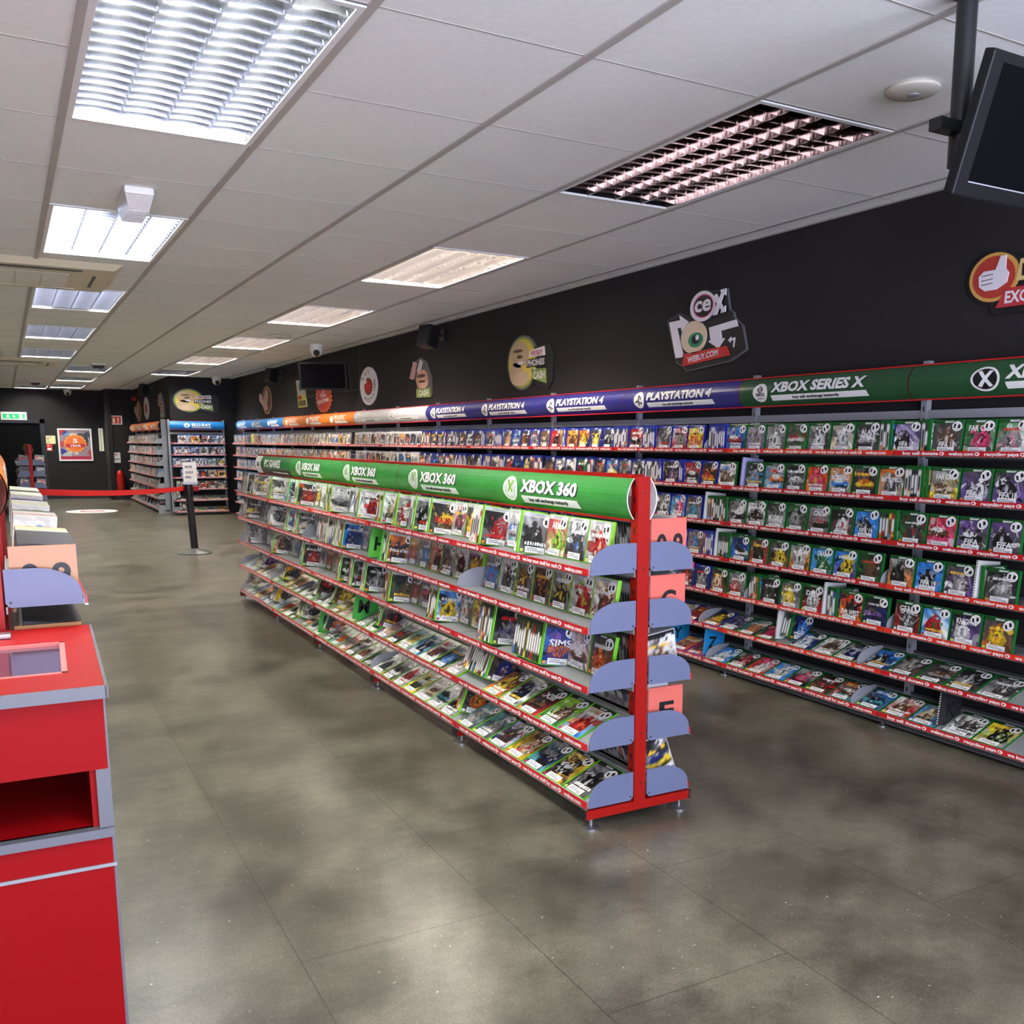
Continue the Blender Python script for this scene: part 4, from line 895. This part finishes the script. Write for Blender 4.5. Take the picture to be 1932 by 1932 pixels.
b = MB(); b.box((-.08, .004, -.03), (.08, .01, .24), M_steel); b.build('sign_holder', t)
b = MB(); hm = mat('pen_grey', (70, 70, 72), .5)
for s_, z in (('ENTER', .17), ('QUEUE', .105), ('HERE', .045)): b.text(s_, lambda a, c: (a, -.0046, c), hm, -.055, z, .026)
b.build('lettering', t)
t = tag(empty('floor_sticker', (1.40, 21.25, 0)), 'white oval floor sticker with red print near the back wall', 'floor sticker')
b = MB(); b.prism(ell(0, 0, .46, .56, 40), lambda a, c, d: (a, c, d), .001, .003, M_white); b.build('vinyl', t)
b = MB(); b.prism(ell(0, 0, .22, .22, 30), lambda a, c, d: (a, c, d), .003, .004, M_strip); b.prism(ell(.0, .0, .15, .12, 24), lambda a, c, d: (a, c, d), .004, .0045, M_white); b.build('print', t)

# ------------------------------------------------------------------ plaques on the right wall (local: a = towards the camera, b = up)
def plaque(name, Y, Z, label, cat='wall sign', X=XW, rz=-PI/2, group=None):
    t = tag(empty(name, (X, Y, Z), rz), label, cat, group); return t
F2 = lambda a, c, d: (a, -d, c)
def layer(t, name, items, texts=(), d=.012):
    b = MB()
    for poly, m, d0, d1 in items: b.prism(poly, F2, d0, d1, m)
    for st, m, x, y, h, w, sh, dd in texts: b.text(st, lambda a, c: (a, -dd, c), m, x, y, h, w, sh)
    return b.build(name, t)
P_ = lambda n, c: mat('plaque_'+n, c, .4)
pk, wh, rd, gn, sk, yl_, tn, dg = P_('black', (26, 25, 28)), P_('white', (226, 220, 226)), P_('red', (196, 44, 40)), P_('green', (40, 132, 88)), P_('skin', (216, 196, 168)), P_('yellow', (222, 196, 74)), P_('tan', (196, 168, 132)), P_('edge', (92, 92, 96))
def shift(poly, dx, dy): return [(x+dx, y+dy) for x, y in poly]
def shrink(poly, k, c=None):
    cx = sum(p[0] for p in poly)/len(poly); cy = sum(p[1] for p in poly)/len(poly); return [(cx+(x-cx)*k, cy+(y-cy)*k) for x, y in poly]
t = plaque('logo_plaque', 5.0, 2.06, 'large cut-out plaque with an eyeball, white arrows and red banner')
back = [(-.403, .108), (-.267, .146), (-.16, .109), (-.137, .198), (-.021, .258), (.12, .236), (.215, .238), (.244, .115), (.283, .091), (.293, .062), (.371, .006), (.416, -.139), (.266, -.196), (-.173, -.23), (-.228, -.194), (-.292, -.169)]
layer(t, 'backing', [(back, dg, 0, .014), (shrink(back, .975), pk, .014, .016)])
layer(t, 'arrow', [([(-.369, .095), (-.247, .098), (-.258, .13), (-.158, .079), (-.227, .024), (-.237, .05), (-.282, .05), (-.213, -.112), (-.221, -.137), (-.288, -.137)], wh, .016, .022)])
layer(t, 'arrow', [([(.056, .022), (.316, .045), (.334, .005), (.171, -.008), (.18, -.048), (.212, -.056), (.151, -.109), (.051, -.061), (.075, -.054)], wh, .016, .022)])
layer(t, 'small_arrow', [([(.24, -.07), (.27, -.05), (.27, -.06), (.31, -.058), (.30, -.115), (.29, -.115), (.295, -.072), (.268, -.074), (.268, -.085)], wh, .016, .018)])
layer(t, 'eyeball', [(ell(-.099, -.022, .132, .1), sk, .016, .024), (ell(-.072, -.041, .076, .046), gn, .024, .026), (ell(-.068, -.038, .042, .028), pk, .026, .028), (ell(-.052, -.028, .018, .016), wh, .028, .029)])
ban = [(-.195, -.118), (.23, -.101), (.264, -.159), (-.213, -.197)]
layer(t, 'banner', [(ban, rd, .016, .024)])
b = MB(); b.text('WEBUY.COM', lambda a, c: (a, -.0246, c+.09*(a+.15)), wh, -.155, -.177, .036, .31); b.build('lettering', t)
pkm = P_('pink', (190, 40, 96))
layer(t, 'logo_oval', [(ell(.0, .157, .142, .1), pk, .016, .022), (ell(-.01, .158, .127, .092), wh, .022, .026), (ell(.0, .158, .1, .07), pkm, .026, .028), (ell(.003, .157, .092, .062), pk, .028, .03)])
layer(t, 'logo_lettering', [([(.1, .09), (.14, .09), (.205, .205), (.225, .195), (.225, .235), (.17, .232), (.18, .215)], wh, .026, .032), ([(.1, .2), (.135, .215), (.205, .125), (.225, .135), (.225, .1), (.18, .095), (.187, .112)], wh, .026, .033)], [('c', wh, -.082, .128, .095, .075, .1, .0325), ('e', wh, -.004, .128, .1, .085, .1, .0326)])
def phones(t, sx=1, flat=1):
    layer(t, 'backing', [(ell(-.105, 0, .285, .225, 36), dg, 0, .010), ([(.0, .115), (.385, .115), (.44, .045), (.43, -.175), (.35, -.24), (.03, -.165)], pk, 0, .012)])
    layer(t, 'oval_picture', [(ell(-.105, 0, .26, .21, 36), P_('ring', (150, 170, 70)), .010, .013), (ell(-.105, 0, .235, .192, 36), yl_, .013, .015), (ell(-.15, .07, .17, .11), tn, .015, .017), (ell(-.21, -.09, .12, .095), tn, .015, .017), (ell(-.12, -.13, .15, .06), P_('tan2', (206, 180, 150)), .017, .018),
              (ell(-.14, .05, .05, .014), P_('brown', (96, 66, 48)), .017, .019), (ell(-.12, .0, .06, .016), wh, .017, .019), (ell(-.17, .1, .09, .012), P_('brown', (96, 66, 48)), .017, .019)])
    layer(t, 'text_block', [([(.043, .088), (.294, .107), (.308, .035), (.025, .036)], wh, .012, .016), ([(-.011, .018), (.322, .028), (.313, -.043), (-.018, -.049)], pk, .012, .016), ([(.063, -.06), (.322, -.07), (.33, -.19), (.092, -.142)], P_('olive', (126, 146, 66)), .012, .016)],
          [('WE BUY', P_('crimson', (176, 30, 66)), .06, .045, .040, .21, 0, .0165), ('PHONES', wh, .0, -.036, .05, .30, 0, .0165), ('for', wh, .11, -.074, .022, .05, 0, .0165), ('CASH', wh, .105, -.145, .06, .2, 0, .0165)])
phones(plaque('phone_plaque', 7.4, 2.04, 'oval plaque about phones for cash, on the long black wall'))
o = plaque('phone_plaque', 0, 2.12, 'oval plaque about phones for cash, above the wide blue sign', X=3.15, rz=0); o.location.y = 19.64; phones(o)
o.scale = (.98, 1, .98)
# thumb plaque, cut by the frame
def thumbp(t):
    layer(t, 'backing', [([(-.03, -.165), (.5, -.165), (.5, .08), (.10, .08), (-.03, -.09)], pk, 0, .01), (ell(-.02, .0, .145, .118, 32), pk, 0, .011)])
    layer(t, 'disc', [(ell(-.02, .0, .128, .105, 32), P_('gold', (208, 158, 78)), .011, .014), (ell(-.02, .0, .108, .09, 32), P_('brick', (176, 58, 48)), .014, .016)])
    hand = [(-.09, -.035), (-.095, .01), (-.07, .03), (-.01, .03), (.012, .085), (.04, .085), (.04, .03), (.058, .01), (.05, -.03), (.0, -.055), (-.06, -.055)]
    layer(t, 'thumb_hand', [(hand, wh, .016, .02)]+[([(-.08, z), (-.02, z+.004), (-.02, z+.007), (-.08, z+.003)], pk, .02, .0205) for z in (-.03, -.012, .008)])
    layer(t, 'text_block', [([(.0, -.135), (.5, -.135), (.5, -.055), (.05, -.055)], P_('brick2', (186, 52, 58)), .01, .018), ([(.09, -.03), (.5, -.03), (.5, .06), (.11, .06)], P_('buff', (214, 186, 120)), .01, .016)], [('EXCHANGE', wh, .045, -.118, .05, .32, .05, .0185), ('BUY', pk, .12, -.01, .05, .14, 0, .0165)])
thumbp(plaque('thumb_plaque', 2.90, 2.105, 'thumbs-up plaque cut by the picture edge, high on the wall'))
def cardhand(t):
    layer(t, 'backing', [([(-.3, .05), (-.22, .16), (.0, .2), (.18, .14), (.3, -.02), (.3, -.2), (-.1, -.22), (-.12, -.05)], dg, 0, .01)])
    layer(t, 'fist', [(ell(.05, -.03, .17, .1), P_('flesh', (190, 140, 118)), .01, .016), (ell(.1, -.07, .12, .05), P_('flesh2', (214, 168, 148)), .016, .019), (ell(.02, .01, .12, .018), P_('brown', (96, 66, 48)), .016, .018), (ell(.06, -.05, .1, .012), P_('brown', (96, 66, 48)), .019, .02)])
    layer(t, 'game_box', [([(-.32, .0), (-.2, .17), (-.1, .15), (-.21, -.02)], P_('rose', (196, 150, 150)), .01, .015), ([(-.1, .06), (.0, .18), (.07, .15), (-.02, .03)], P_('silver', (180, 180, 178)), .01, .015)])
    layer(t, 'text_block', [([(-.12, -.12), (.28, -.12), (.28, -.22), (-.12, -.21)], P_('olive', (126, 146, 66)), .01, .018)], [('CASH', wh, -.05, -.195, .06, .28, 0, .0185)])
cardhand(plaque('hand_plaque', 9.85, 2.05, 'fist-of-boxes plaque above a green cash panel'))
t = plaque('recycling_plaque', 11.56, 2.035, 'round white recycling plaque with a red heart shape')
layer(t, 'disc', [(ell(0, 0, .315, .225, 44), wh, 0, .014)])
layer(t, 'heart_emblem', [(ell(.0, -.005, .15, .1, 24), pk, .014, .016), (ell(.0, -.005, .125, .085, 24), rd, .016, .018), (ell(-.1, .06, .05, .03, 16), wh, .016, .0185)])
b = MB()
for s_, a0, a1 in (('RES', 2.5, 1.5), ('RECYCLING', -2.1, .25)):
    for i, ch in enumerate(s_):
        a = a0+(a1-a0)*i/max(1, len(s_)-1); v, f, w = unit_text(ch); k = .045; rot = a-PI/2 if a0 > 0 else a+PI/2
        b.add([(.235*math.cos(a)+1.25*k*((x-w/2)*math.cos(rot)-(y-.5)*math.sin(rot)), -.0146, .165*math.sin(a)+k*((x-w/2)*math.sin(rot)+(y-.5)*math.cos(rot))) for x, y in v], f, M_black)
b.build('lettering', t)
def burst(t):
    n = 22; poly = []
    for i in range(2*n):
        r = 1 if i % 2 == 0 else .86; a = PI*i/n; poly.append((.40*r*math.cos(a), .22*r*math.sin(a)))
    layer(t, 'burst', [(poly, P_('orange', (226, 112, 44)), 0, .012), (ell(0, 0, .31, .175, 36), rd, .012, .015)], [('5', wh, -.05, .06, .09, .11, 0, .0155), ('YEAR', wh, -.15, -.0, .05, .3, 0, .0155)])
    layer(t, 'ribbon', [([(-.26, -.085), (.26, -.06), (.26, -.015), (-.26, -.04)], wh, .015, .018)], [('WARRANTY', rd, -.22, -.07, .032, .43, 0, .0185)])
burst(plaque('warranty_plaque', 13.5, 1.975, 'orange starburst plaque hanging half behind the small wall screen'))
t = plaque('cash_poster', 14.55, 2.07, 'tall grey and yellow cut-out poster beside the small wall screen')
layer(t, 'panel', [([(-.38, .2), (-.1, .2), (-.05, .23), (.06, .2), (.2, -.2), (-.28, -.2)], P_('silver', (176, 176, 178)), 0, .01), ([(-.33, -.02), (.14, -.02), (.2, -.2), (-.28, -.2)], P_('lemon', (206, 198, 86)), .01, .013)])
layer(t, 'picture', [(ell(-.12, .1, .14, .06), P_('smoke', (112, 110, 116)), .01, .012), ([(-.3, -.03), (-.08, -.03), (-.06, -.08), (-.29, -.08)], rd, .013, .015)] + [([(-.25+.1*k, -.1), (-.18+.1*k, -.1), (-.17+.1*k, -.18), (-.24+.1*k, -.18)], pk, .013, .015) for k in range(4)])
def handp(t):
    layer(t, 'oval', [(ell(.1, 0, .32, .23, 32), P_('gold', (208, 158, 78)), 0, .01), (ell(.12, .0, .28, .2, 32), P_('maroon', (84, 44, 40)), .01, .012)])
    layer(t, 'hand', [([(-.42, .1), (-.28, .13), (-.1, .0), (.05, .16), (.2, .18), (.22, .05), (.12, -.06), (.2, -.16), (.0, -.17), (-.2, -.08), (-.4, .0)], P_('flesh2', (214, 168, 148)), .012, .018)])
handp(plaque('hand_plaque', 16.95, 2.05, 'pink hand plaque beyond the wall speaker, far end of wall'))
# three plaques on the side wall of the corner block
t = plaque('hand_plaque', 24.6, 2.03, 'brown hand plaque under the red alarm, corner block side wall', X=2.71); handp(t); t.scale = (1.4, 1, 1)
t = plaque('recycling_plaque', 23.0, 2.06, 'white oval plaque, middle of three on the corner block', X=2.71); layer(t, 'disc', [(ell(0, 0, .42, .24, 36), wh, 0, .012)]); layer(t, 'heart_emblem', [(ell(0, 0, .2, .1, 20), rd, .012, .015)])
t = plaque('hand_plaque', 20.7, 2.07, 'fist plaque at the edge of the corner block', X=2.71); cardhand(t); t.scale = (1.4, 1, 1.2)

# speakers, small screen, alarm
def speaker(X, Y, Z, rz, label):
    t = tag(empty('wall_speaker', (X, Y, Z), rz), label, 'speaker', 'black wall speakers'); m = mat('speaker_black', (16, 16, 18), .5)
    b = MB(); b.box((-.09, -.25, -.15), (.09, -.12, .06), m, .012); o = b.build('cabinet', t); o.rotation_euler = (-.25, 0, .3)
    b = MB(); b.cyl((0, 0, .03), (0, -.12, .02), .018, .018, M_trim, 10); b.box((-.04, -.012, -.02), (.04, 0, .08), M_trim); b.build('bracket', t)
    b = MB(); b.box((-.078, -.254, -.135), (.078, -.249, .045), mat('grille_cloth', (24, 24, 26), .9)); o = b.build('grille', t); o.rotation_euler = (-.25, 0, .3)
speaker(XW, 9.25, 2.39, -PI/2, 'black wall speaker above the fist plaque')
speaker(XW, 15.8, 2.38, -PI/2, 'black wall speaker beyond the small wall screen')
speaker(2.71, 21.9, 2.40, -PI/2, 'black speaker on the corner block side wall')
t = tag(empty('wall_screen', (XW, 12.4, 2.25), -PI/2), 'small black screen on a wall arm above the starburst plaque', 'screen')
b = MB(); b.box((-.05, -.02, -.09), (.05, 0, .09), M_dark); b.cyl((0, -.02, 0), (.12, -.30, -.05), .02, .02, M_dark, 12); b.build('wall_arm', t, True)
sm = Matrix.Translation((.17, -.36, -.075)) @ Matrix.Rotation(1.0, 4, 'Z') @ Matrix.Rotation(.14, 4, 'X')
b = MB(); b.box((-.30, -.03, -.165), (.30, .05, .165), M_bez, .006); b.build('screen_case', t).matrix_local = sm
b = MB(); b.box((-.275, -.032, -.14), (.275, -.030, .145), M_screen); b.build('screen', t).matrix_local = sm
t = tag(empty('fire_alarm', (2.71, 24.9, 2.33), -PI/2), 'small red fire alarm high on the corner block', 'fire alarm')
b = MB(); b.box((-.06, -.02, -.05), (.06, 0, .05), M_red); b.build('base', t)
b = MB(); b.cyl((0, -.02, 0), (0, -.09, 0), .055, .045, M_red, 18); b.build('sounder', t, True)

# ------------------------------------------------------------------ back wall things
t = tag(empty('exit_sign', (.25, YF, 1.92)), 'green running-man exit sign above the back door', 'exit sign')
gm2 = mat('exit_green', (20, 150, 84), .4, emit=(lin((20, 150, 84)), .25))
b = MB(); b.box((-.26, -.06, -.09), (.26, 0, .09), M_wplas, .006); b.build('case', t)
b = MB(); b.box((-.22, -.064, -.06), (.22, -.06, .05), gm2); b.build('face', t)
b = MB(); fn = lambda a, c, d: (a, -d, c); w_ = mat('exit_white', (240, 245, 240), .4, emit=((.9, 1, .95), .12))
b.prism(ell(-.115, .028, .014, .012, 12), fn, .064, .066, w_)
for pl_ in ([(-.13, .012), (-.10, .016), (-.112, -.016), (-.135, -.012)], [(-.135, -.01), (-.118, -.014), (-.14, -.048), (-.155, -.042)], [(-.118, -.012), (-.104, -.014), (-.085, -.046), (-.1, -.048)], [(-.155, .004), (-.128, .012), (-.13, .004), (-.15, -.006)], [(-.1, .014), (-.078, -.006), (-.084, -.011), (-.104, .006)]): b.prism(pl_, fn, .064, .066, w_)
b.build('running_figure', t)
b = MB(); b.prism([(.105, .035), (.175, .035), (.175, -.05), (.105, -.05)], fn, .064, .066, w_); b.build('doorway_symbol', t)
b = MB(); b.prism([(-.012, .03), (-.012, -.008), (-.03, -.008), (0, -.042), (.03, -.008), (.012, -.008), (.012, .03)], fn, .064, .066, w_); b.build('arrow_symbol', t)
t = tag(empty('framed_poster', (1.47, YF, 1.27)), 'white framed colourful poster with an orange burst on the back wall', 'poster')
b = MB()
for a, c in (((-.36, -.03, -.38), (.36, 0, -.345)), ((-.36, -.03, .345), (.36, 0, .38)), ((-.36, -.03, -.345), (-.325, 0, .345)), ((.325, -.03, -.345), (.36, 0, .345))): b.box(a, c, M_wplas)
b.build('frame', t)
b = MB(); b.box((-.325, -.012, -.345), (.325, -.008, .345), P_('mauve', (150, 128, 138)))
R = random.Random(4)
for k in range(26):
    a = R.uniform(-.31, .31); c = R.uniform(-.3, .33); r1, r2 = R.uniform(.04, .12), R.uniform(.03, .09)
    pts = [(max(-.325, min(.325, a+r1*math.cos(q)*R.uniform(.7, 1.1))), max(-.345, min(.345, c+r2*math.sin(q)*R.uniform(.7, 1.1)))) for q in [2*PI*i/9 for i in range(9)]]
    b.prism(pts, fn, .012, .0122+.0002*k, P_('pp%d' % (k % 6), [(86, 156, 200), (60, 62, 70), (170, 172, 178), (52, 60, 140), (200, 196, 190), (190, 60, 66)][k % 6]))
b.prism([(-.325, -.345), (.325, -.345), (.325, -.27), (-.325, -.27)], fn, .018, .0185, P_('crimson', (176, 30, 66))); b.prism([(-.325, .345), (-.2, .345), (-.325, .2)], fn, .018, .0185, rd)
b.build('print', t)
poly = []
for i in range(36):
    r = 1 if i % 2 == 0 else .88; a = PI*i/18; poly.append((-.0+.25*r*math.cos(a), .03+.22*r*math.sin(a)))
layer(t, 'burst', [(poly, P_('amber', (232, 150, 54)), .0185, .02), (ell(0, .03, .2, .17, 30), P_('orange', (226, 112, 44)), .02, .021), ([(-.21, .02), (.21, .02), (.2, -.06), (-.2, -.06)], rd, .021, .0215)], [('5', wh, -.05, .045, .1, .1, 0, .022), ('YEAR', wh, -.12, -.045, .05, .24, 0, .022)])
def notice(nm, x, y, z, w, h, m, label, bars):
    t = tag(empty(nm, (x, y, z)), label, 'notice'); b = MB(); b.box((-w/2, -.006, -h/2), (w/2, 0, h/2), m); b.build('sheet', t)
    b = MB()
    for q in bars: b.quad([(w*q[0], -.0065, h*q[1]), (w*q[2], -.0065, h*q[1]), (w*q[2], -.0065, h*q[3]), (w*q[0], -.0065, h*q[3])], q[4])
    b.build('print', t)
notice('notice_card', .96, YF, 1.385, .2, .19, P_('notecream', (222, 214, 160)), 'cream notice card between the back door and the poster', [(-.1, .3, .1, .4, P_('nblue', (130, 150, 200))), (-.35, .05, -.15, .25, P_('npink', (214, 140, 130))), (-.35, -.3, -.1, -.15, P_('ngreen', (160, 190, 120)))])
notice('notice_card', .92, YF, 1.21, .13, .17, rd, 'small red notice under the cream card by the back door', [(-.3, -.38, .3, -.1, M_white), (-.3, .1, 0, .35, P_('pinkish', (230, 150, 140)))])
t = tag(empty('call_point_sign', (2.30, 25.25, 1.845)), 'red fire equipment sign with a white border beside the corner block', 'fire sign')
b = MB(); b.box((-.125, -.008, -.1), (.125, 0, .1), M_white); b.build('plate', t)
b = MB(); b.box((-.105, -.0095, -.082), (.105, -.008, .082), rd); b.build('face', t)
b = MB()
for pl_, nm_ in (([(-.075, -.06), (-.03, -.06), (-.03, .03), (-.05, .06), (-.075, .03)], 'extinguisher_symbol'), ([(.02, -.06), (.05, -.06), (.06, .05), (.02, .06), (.035, .0)], 'flame_symbol')):
    b = MB(); b.prism(pl_, fn, .0095, .0105, P_('notecream', (222, 214, 160))); b.build(nm_, t)
t = tag(empty('height_strip', (2.03, YF, 1.39)), 'narrow white and yellow strip sign by the alcove corner', 'sign strip')
b = MB(); b.box((-.05, -.02, -.27), (.05, 0, .27), M_wplas); b.build('plate', t)
b = MB(); b.box((-.02, -.0225, -.25), (.0, -.02, .25), P_('lemon', (206, 198, 86))); b.build('stripe', t)
t = tag(empty('fire_extinguisher', (2.30, 25.12, .12)), 'red fire extinguisher standing on the wall bracket by the orange shelving', 'fire extinguisher')
b = MB(); b.lathe([(.05, .0), (.075, .01), (.078, .38), (.06, .44), (.025, .47)], (0, 0, .1), M_red, 24); b.build('cylinder', t, True)
b = MB(); b.box((-.02, -.03, .57), (.02, .03, .60), M_trim); b.box((-.012, -.1, .60), (.012, .03, .615), M_trim); b.build('valve_handle', t)
b = MB(); b.cyl((.03, 0, .57), (.085, -.02, .45), .01, .01, M_trim, 8); b.cyl((.085, -.02, .45), (.082, -.02, .2), .01, .014, M_trim, 8); b.build('hose', t, True)
b = MB(); b.box((-.09, .06, .1), (.09, .13, .12), M_trim); b.box((-.09, .1, .08), (.09, .13, .4), M_trim); b.build('bracket', t)
notice('notice_card', 2.26, 25.25, .98, .16, .24, M_wplas, 'white notice above the fire extinguisher', [(-.3, .2, .1, .38, P_('npink', (214, 140, 130))), (-.35, -.2, .35, -.1, M_ltext)])

# ------------------------------------------------------------------ turn the case list into objects
bpy.context.view_layer.update()
dg = bpy.context.evaluated_depsgraph_get()
eye = Vector((0, 0, CH)); fr, fu, ff = _r, _u, _f
def pix(P):
    d = P-eye; z = d.dot(ff)
    if z < .05: return None
    return (1093.83+1828.9*d.dot(fr)/z, 1129.66-1828.9*d.dot(fu)/z)
def area_of(c):
    M, w, h, t_ = c['M'], c['w'], c['h'], c['t']
    if c['face']: pts = [(-w/2, 0, 0), (w/2, 0, 0), (w/2, 0, h), (-w/2, 0, h)]
    else: pts = [(-w/2, 0, 0), (-w/2, t_, 0), (-w/2, t_, h), (-w/2, 0, h)]
    W3 = [M @ Vector(p) for p in pts]; q = [pix(p) for p in W3]
    if any(p is None for p in q): return 0
    cu, cv = sum(p[0] for p in q)/4, sum(p[1] for p in q)/4
    if not (-40 < cu < 1975 and -40 < cv < 1975): return 0
    vis = 0; C4 = sum(W3, Vector())/4
    for p in [C4]+[C4.lerp(x, .8) for x in W3]:
        d = p-eye; L = d.length; hit = SC.ray_cast(dg, eye, d.normalized(), distance=L-.03)
        if not hit[0]: vis += 1
    if vis == 0: return 0
    A = abs(sum(q[i][0]*q[(i+1) % 4][1]-q[(i+1) % 4][0]*q[i][1] for i in range(4)))/2
    return A*vis/5
for c in STOCK: c['A'] = area_of(c)
print('cases', len(STOCK), 'seen', sum(c['A'] > 0 for c in STOCK), 'games seen', sum(c['A'] > 0 and c['kind'] == 'game_case' for c in STOCK))
WBAY = ['clipped dark green sign', 'whole dark green sign', 'first indigo sign', 'second indigo sign', 'third indigo sign', 'fourth indigo sign', 'first silver sign', 'second silver sign', 'first orange sign', 'second orange sign', 'third orange sign', 'first blue sign', 'second blue sign', 'third blue sign']
GBAY = ['first', 'second', 'third', 'fourth', 'last']
def wording(c):
    a, d = CN[c['pal'][0]], CN[c['pal'][2]]
    col = a if a == d else a+'-and-'+d
    nm = ('film' if c['kind'] == 'film_case' else 'game')+' case'
    what = col+' '+nm if c['face'] else 'spine-out '+nm
    r = ROWN[c['row']] if c['run'] in ('wall', 'bluray', 'orange') else ['top', 'second', 'third', 'fourth', 'lowest'][c['row']]
    n = ordw(c['n'])
    return {'gondola': '%s, %s from near end, %s shelf, %s bay of red gondola', 'wall': '%s, %s from near end, %s shelf under %s', 'reverse': '%s, %s behind red end post, %s shelf, reverse side', 'bluray': '%s, %s from inner corner, %s shelf under wide blue sign',
            'orange': '%s, %s from end post, %s shelf of orange-headed unit', 'left': '%s, %s beyond the daylight-tinted plate, %s shelf beside counter', 'farleft': '%s, %s deep, %s shelf, far gondola door side', 'farright': '%s, %s deep, %s shelf, far gondola aisle side'}[c['run']] % \
        ((what, n, r, GBAY[c['bay']]) if c['run'] == 'gondola' else (what, n, r, WBAY[c['bay']]) if c['run'] == 'wall' else (what, n, r))
GRP = dict(gondola='game cases on the red gondola', wall='cases on the long wall shelving', reverse='cases on the far side of the gondola', bluray='cases under the wide blue sign', orange='cases on the orange-headed unit', left='cases on the gondola beside the counter', farleft='cases on the far gondola', farright='cases on the far gondola')
stuff = {}
def make_detailed(c, hi):
    w, h, t_ = c['w'], c['h'], c['t']
    o = bpy.data.objects.new('game_case' if c['kind'] == 'game_case' else 'film_case', shell_mesh(w, h, t_, c['plat'])); COL.objects.link(o); o.matrix_world = c['M']
    Wn, Hn = (60, 72) if hi else (34, 42)
    V, F = grid_geo(w*.955, h*.96, Wn, Hn, -.0005); V[:, 2] += h*.02
    cols = tolin(paint(c['pal'], c['seed'], Wn, Hn, c['plat'], False, bool(c['titles'])).reshape(-1, 3))
    V = V.tolist(); F = F.tolist(); mi = [0]*len(F); mats_ = [ART]
    brand = {'x360': ('XBOX 360', 'g'), 'xone': ('XBOX ONE', 'w'), 'xbox': ('XBOX', 'g')}.get(c['plat'])
    for st, k, ty, tw in c['titles']+([(brand[0], brand[1], .944, .34)] if brand and hi else []):
        tv_, tf, tW = unit_text(st); n = len(V); kx = w*.92*tw/tW; kz = min(kx*1.35, h*.17) if ty < .9 else h*.035
        V += [(-w*.46*tw+a*kx, -.0012, h*ty-kz*.5+bb*kz) for a, bb in tv_]; F += [[i+n for i in f] for f in tf]
        m = tcol(k)
        if m not in mats_: mats_.append(m)
        mi += [mats_.index(m)]*len(tf)
    me = bpy.data.meshes.new('cover_sheet'); me.from_pydata(V, [], F)
    for m in mats_: me.materials.append(m)
    me.polygons.foreach_set('material_index', mi)
    d = np.ones((len(V), 3)); d[:len(cols)] = cols; set_print(me, d); me.update()
    q = bpy.data.objects.new('cover_sheet', me); COL.objects.link(q); q.parent = o
    l = bpy.data.objects.new('price_label', label_mesh(w, h)); COL.objects.link(l); l.parent = o; l.location = (-w*.02, 0, h*.03)
    s = bpy.data.objects.new('round_sticker', sticker_mesh()); COL.objects.link(s); s.parent = o; s.location = (w*.28, 0, h*.80); s.rotation_euler = (0, random.uniform(-.6, .6), 0)
    return o
for kind, limit in (('game_case', 300), ('film_case', 260)):
    L_ = sorted([c for c in STOCK if c['kind'] == kind], key=lambda c: -c['A'])
    for i, c in enumerate(L_):
        if i < limit and c['A'] > 12:
            if c['face'] and c['A'] > 900 and c['big']: o = make_detailed(c, c['A'] > 2600)
            else:
                me = SmallCase(c['w'], c['h'], c['t'], c['plat'], c['pal'], c['seed'], (16, 20) if c['A'] > 500 else (10, 12), c['face'], not c.get('plain')).mesh(kind)
                o = bpy.data.objects.new(kind, me); COL.objects.link(o); o.matrix_world = c['M']
            tag(o, wording(c), 'game case' if kind == 'game_case' else 'film case', GRP[c['run']])
        else:
            s = SmallCase(c['w'], c['h'], c['t'], c['plat'], c['pal'], c['seed'], (8, 10), c['face'])
            V4 = np.c_[s.V, np.ones(len(s.V))] @ np.array(c['M']).T
            st = stuff.setdefault(kind, [[], [], [], 0]); st[0].append(V4[:, :3]); st[1].append(s.F+st[3]); st[2].append(s.C); st[3] += len(s.V)
for kind, (V, F, C_, n) in stuff.items():
    me = bpy.data.meshes.new(kind); me.from_pydata(np.concatenate(V).tolist(), [], np.concatenate(F).tolist()); me.materials.append(ART); set_print(me, np.concatenate(C_)); me.update()
    o = bpy.data.objects.new('game_stock' if kind == 'game_case' else 'film_stock', me); COL.objects.link(o); o['kind'] = 'stuff'
    o['label'] = 'the many smaller %s cases filling the shelves' % ('game' if kind == 'game_case' else 'film'); o['category'] = 'cases'
for o in list(SHELLS.values()): bpy.data.objects.remove(o)
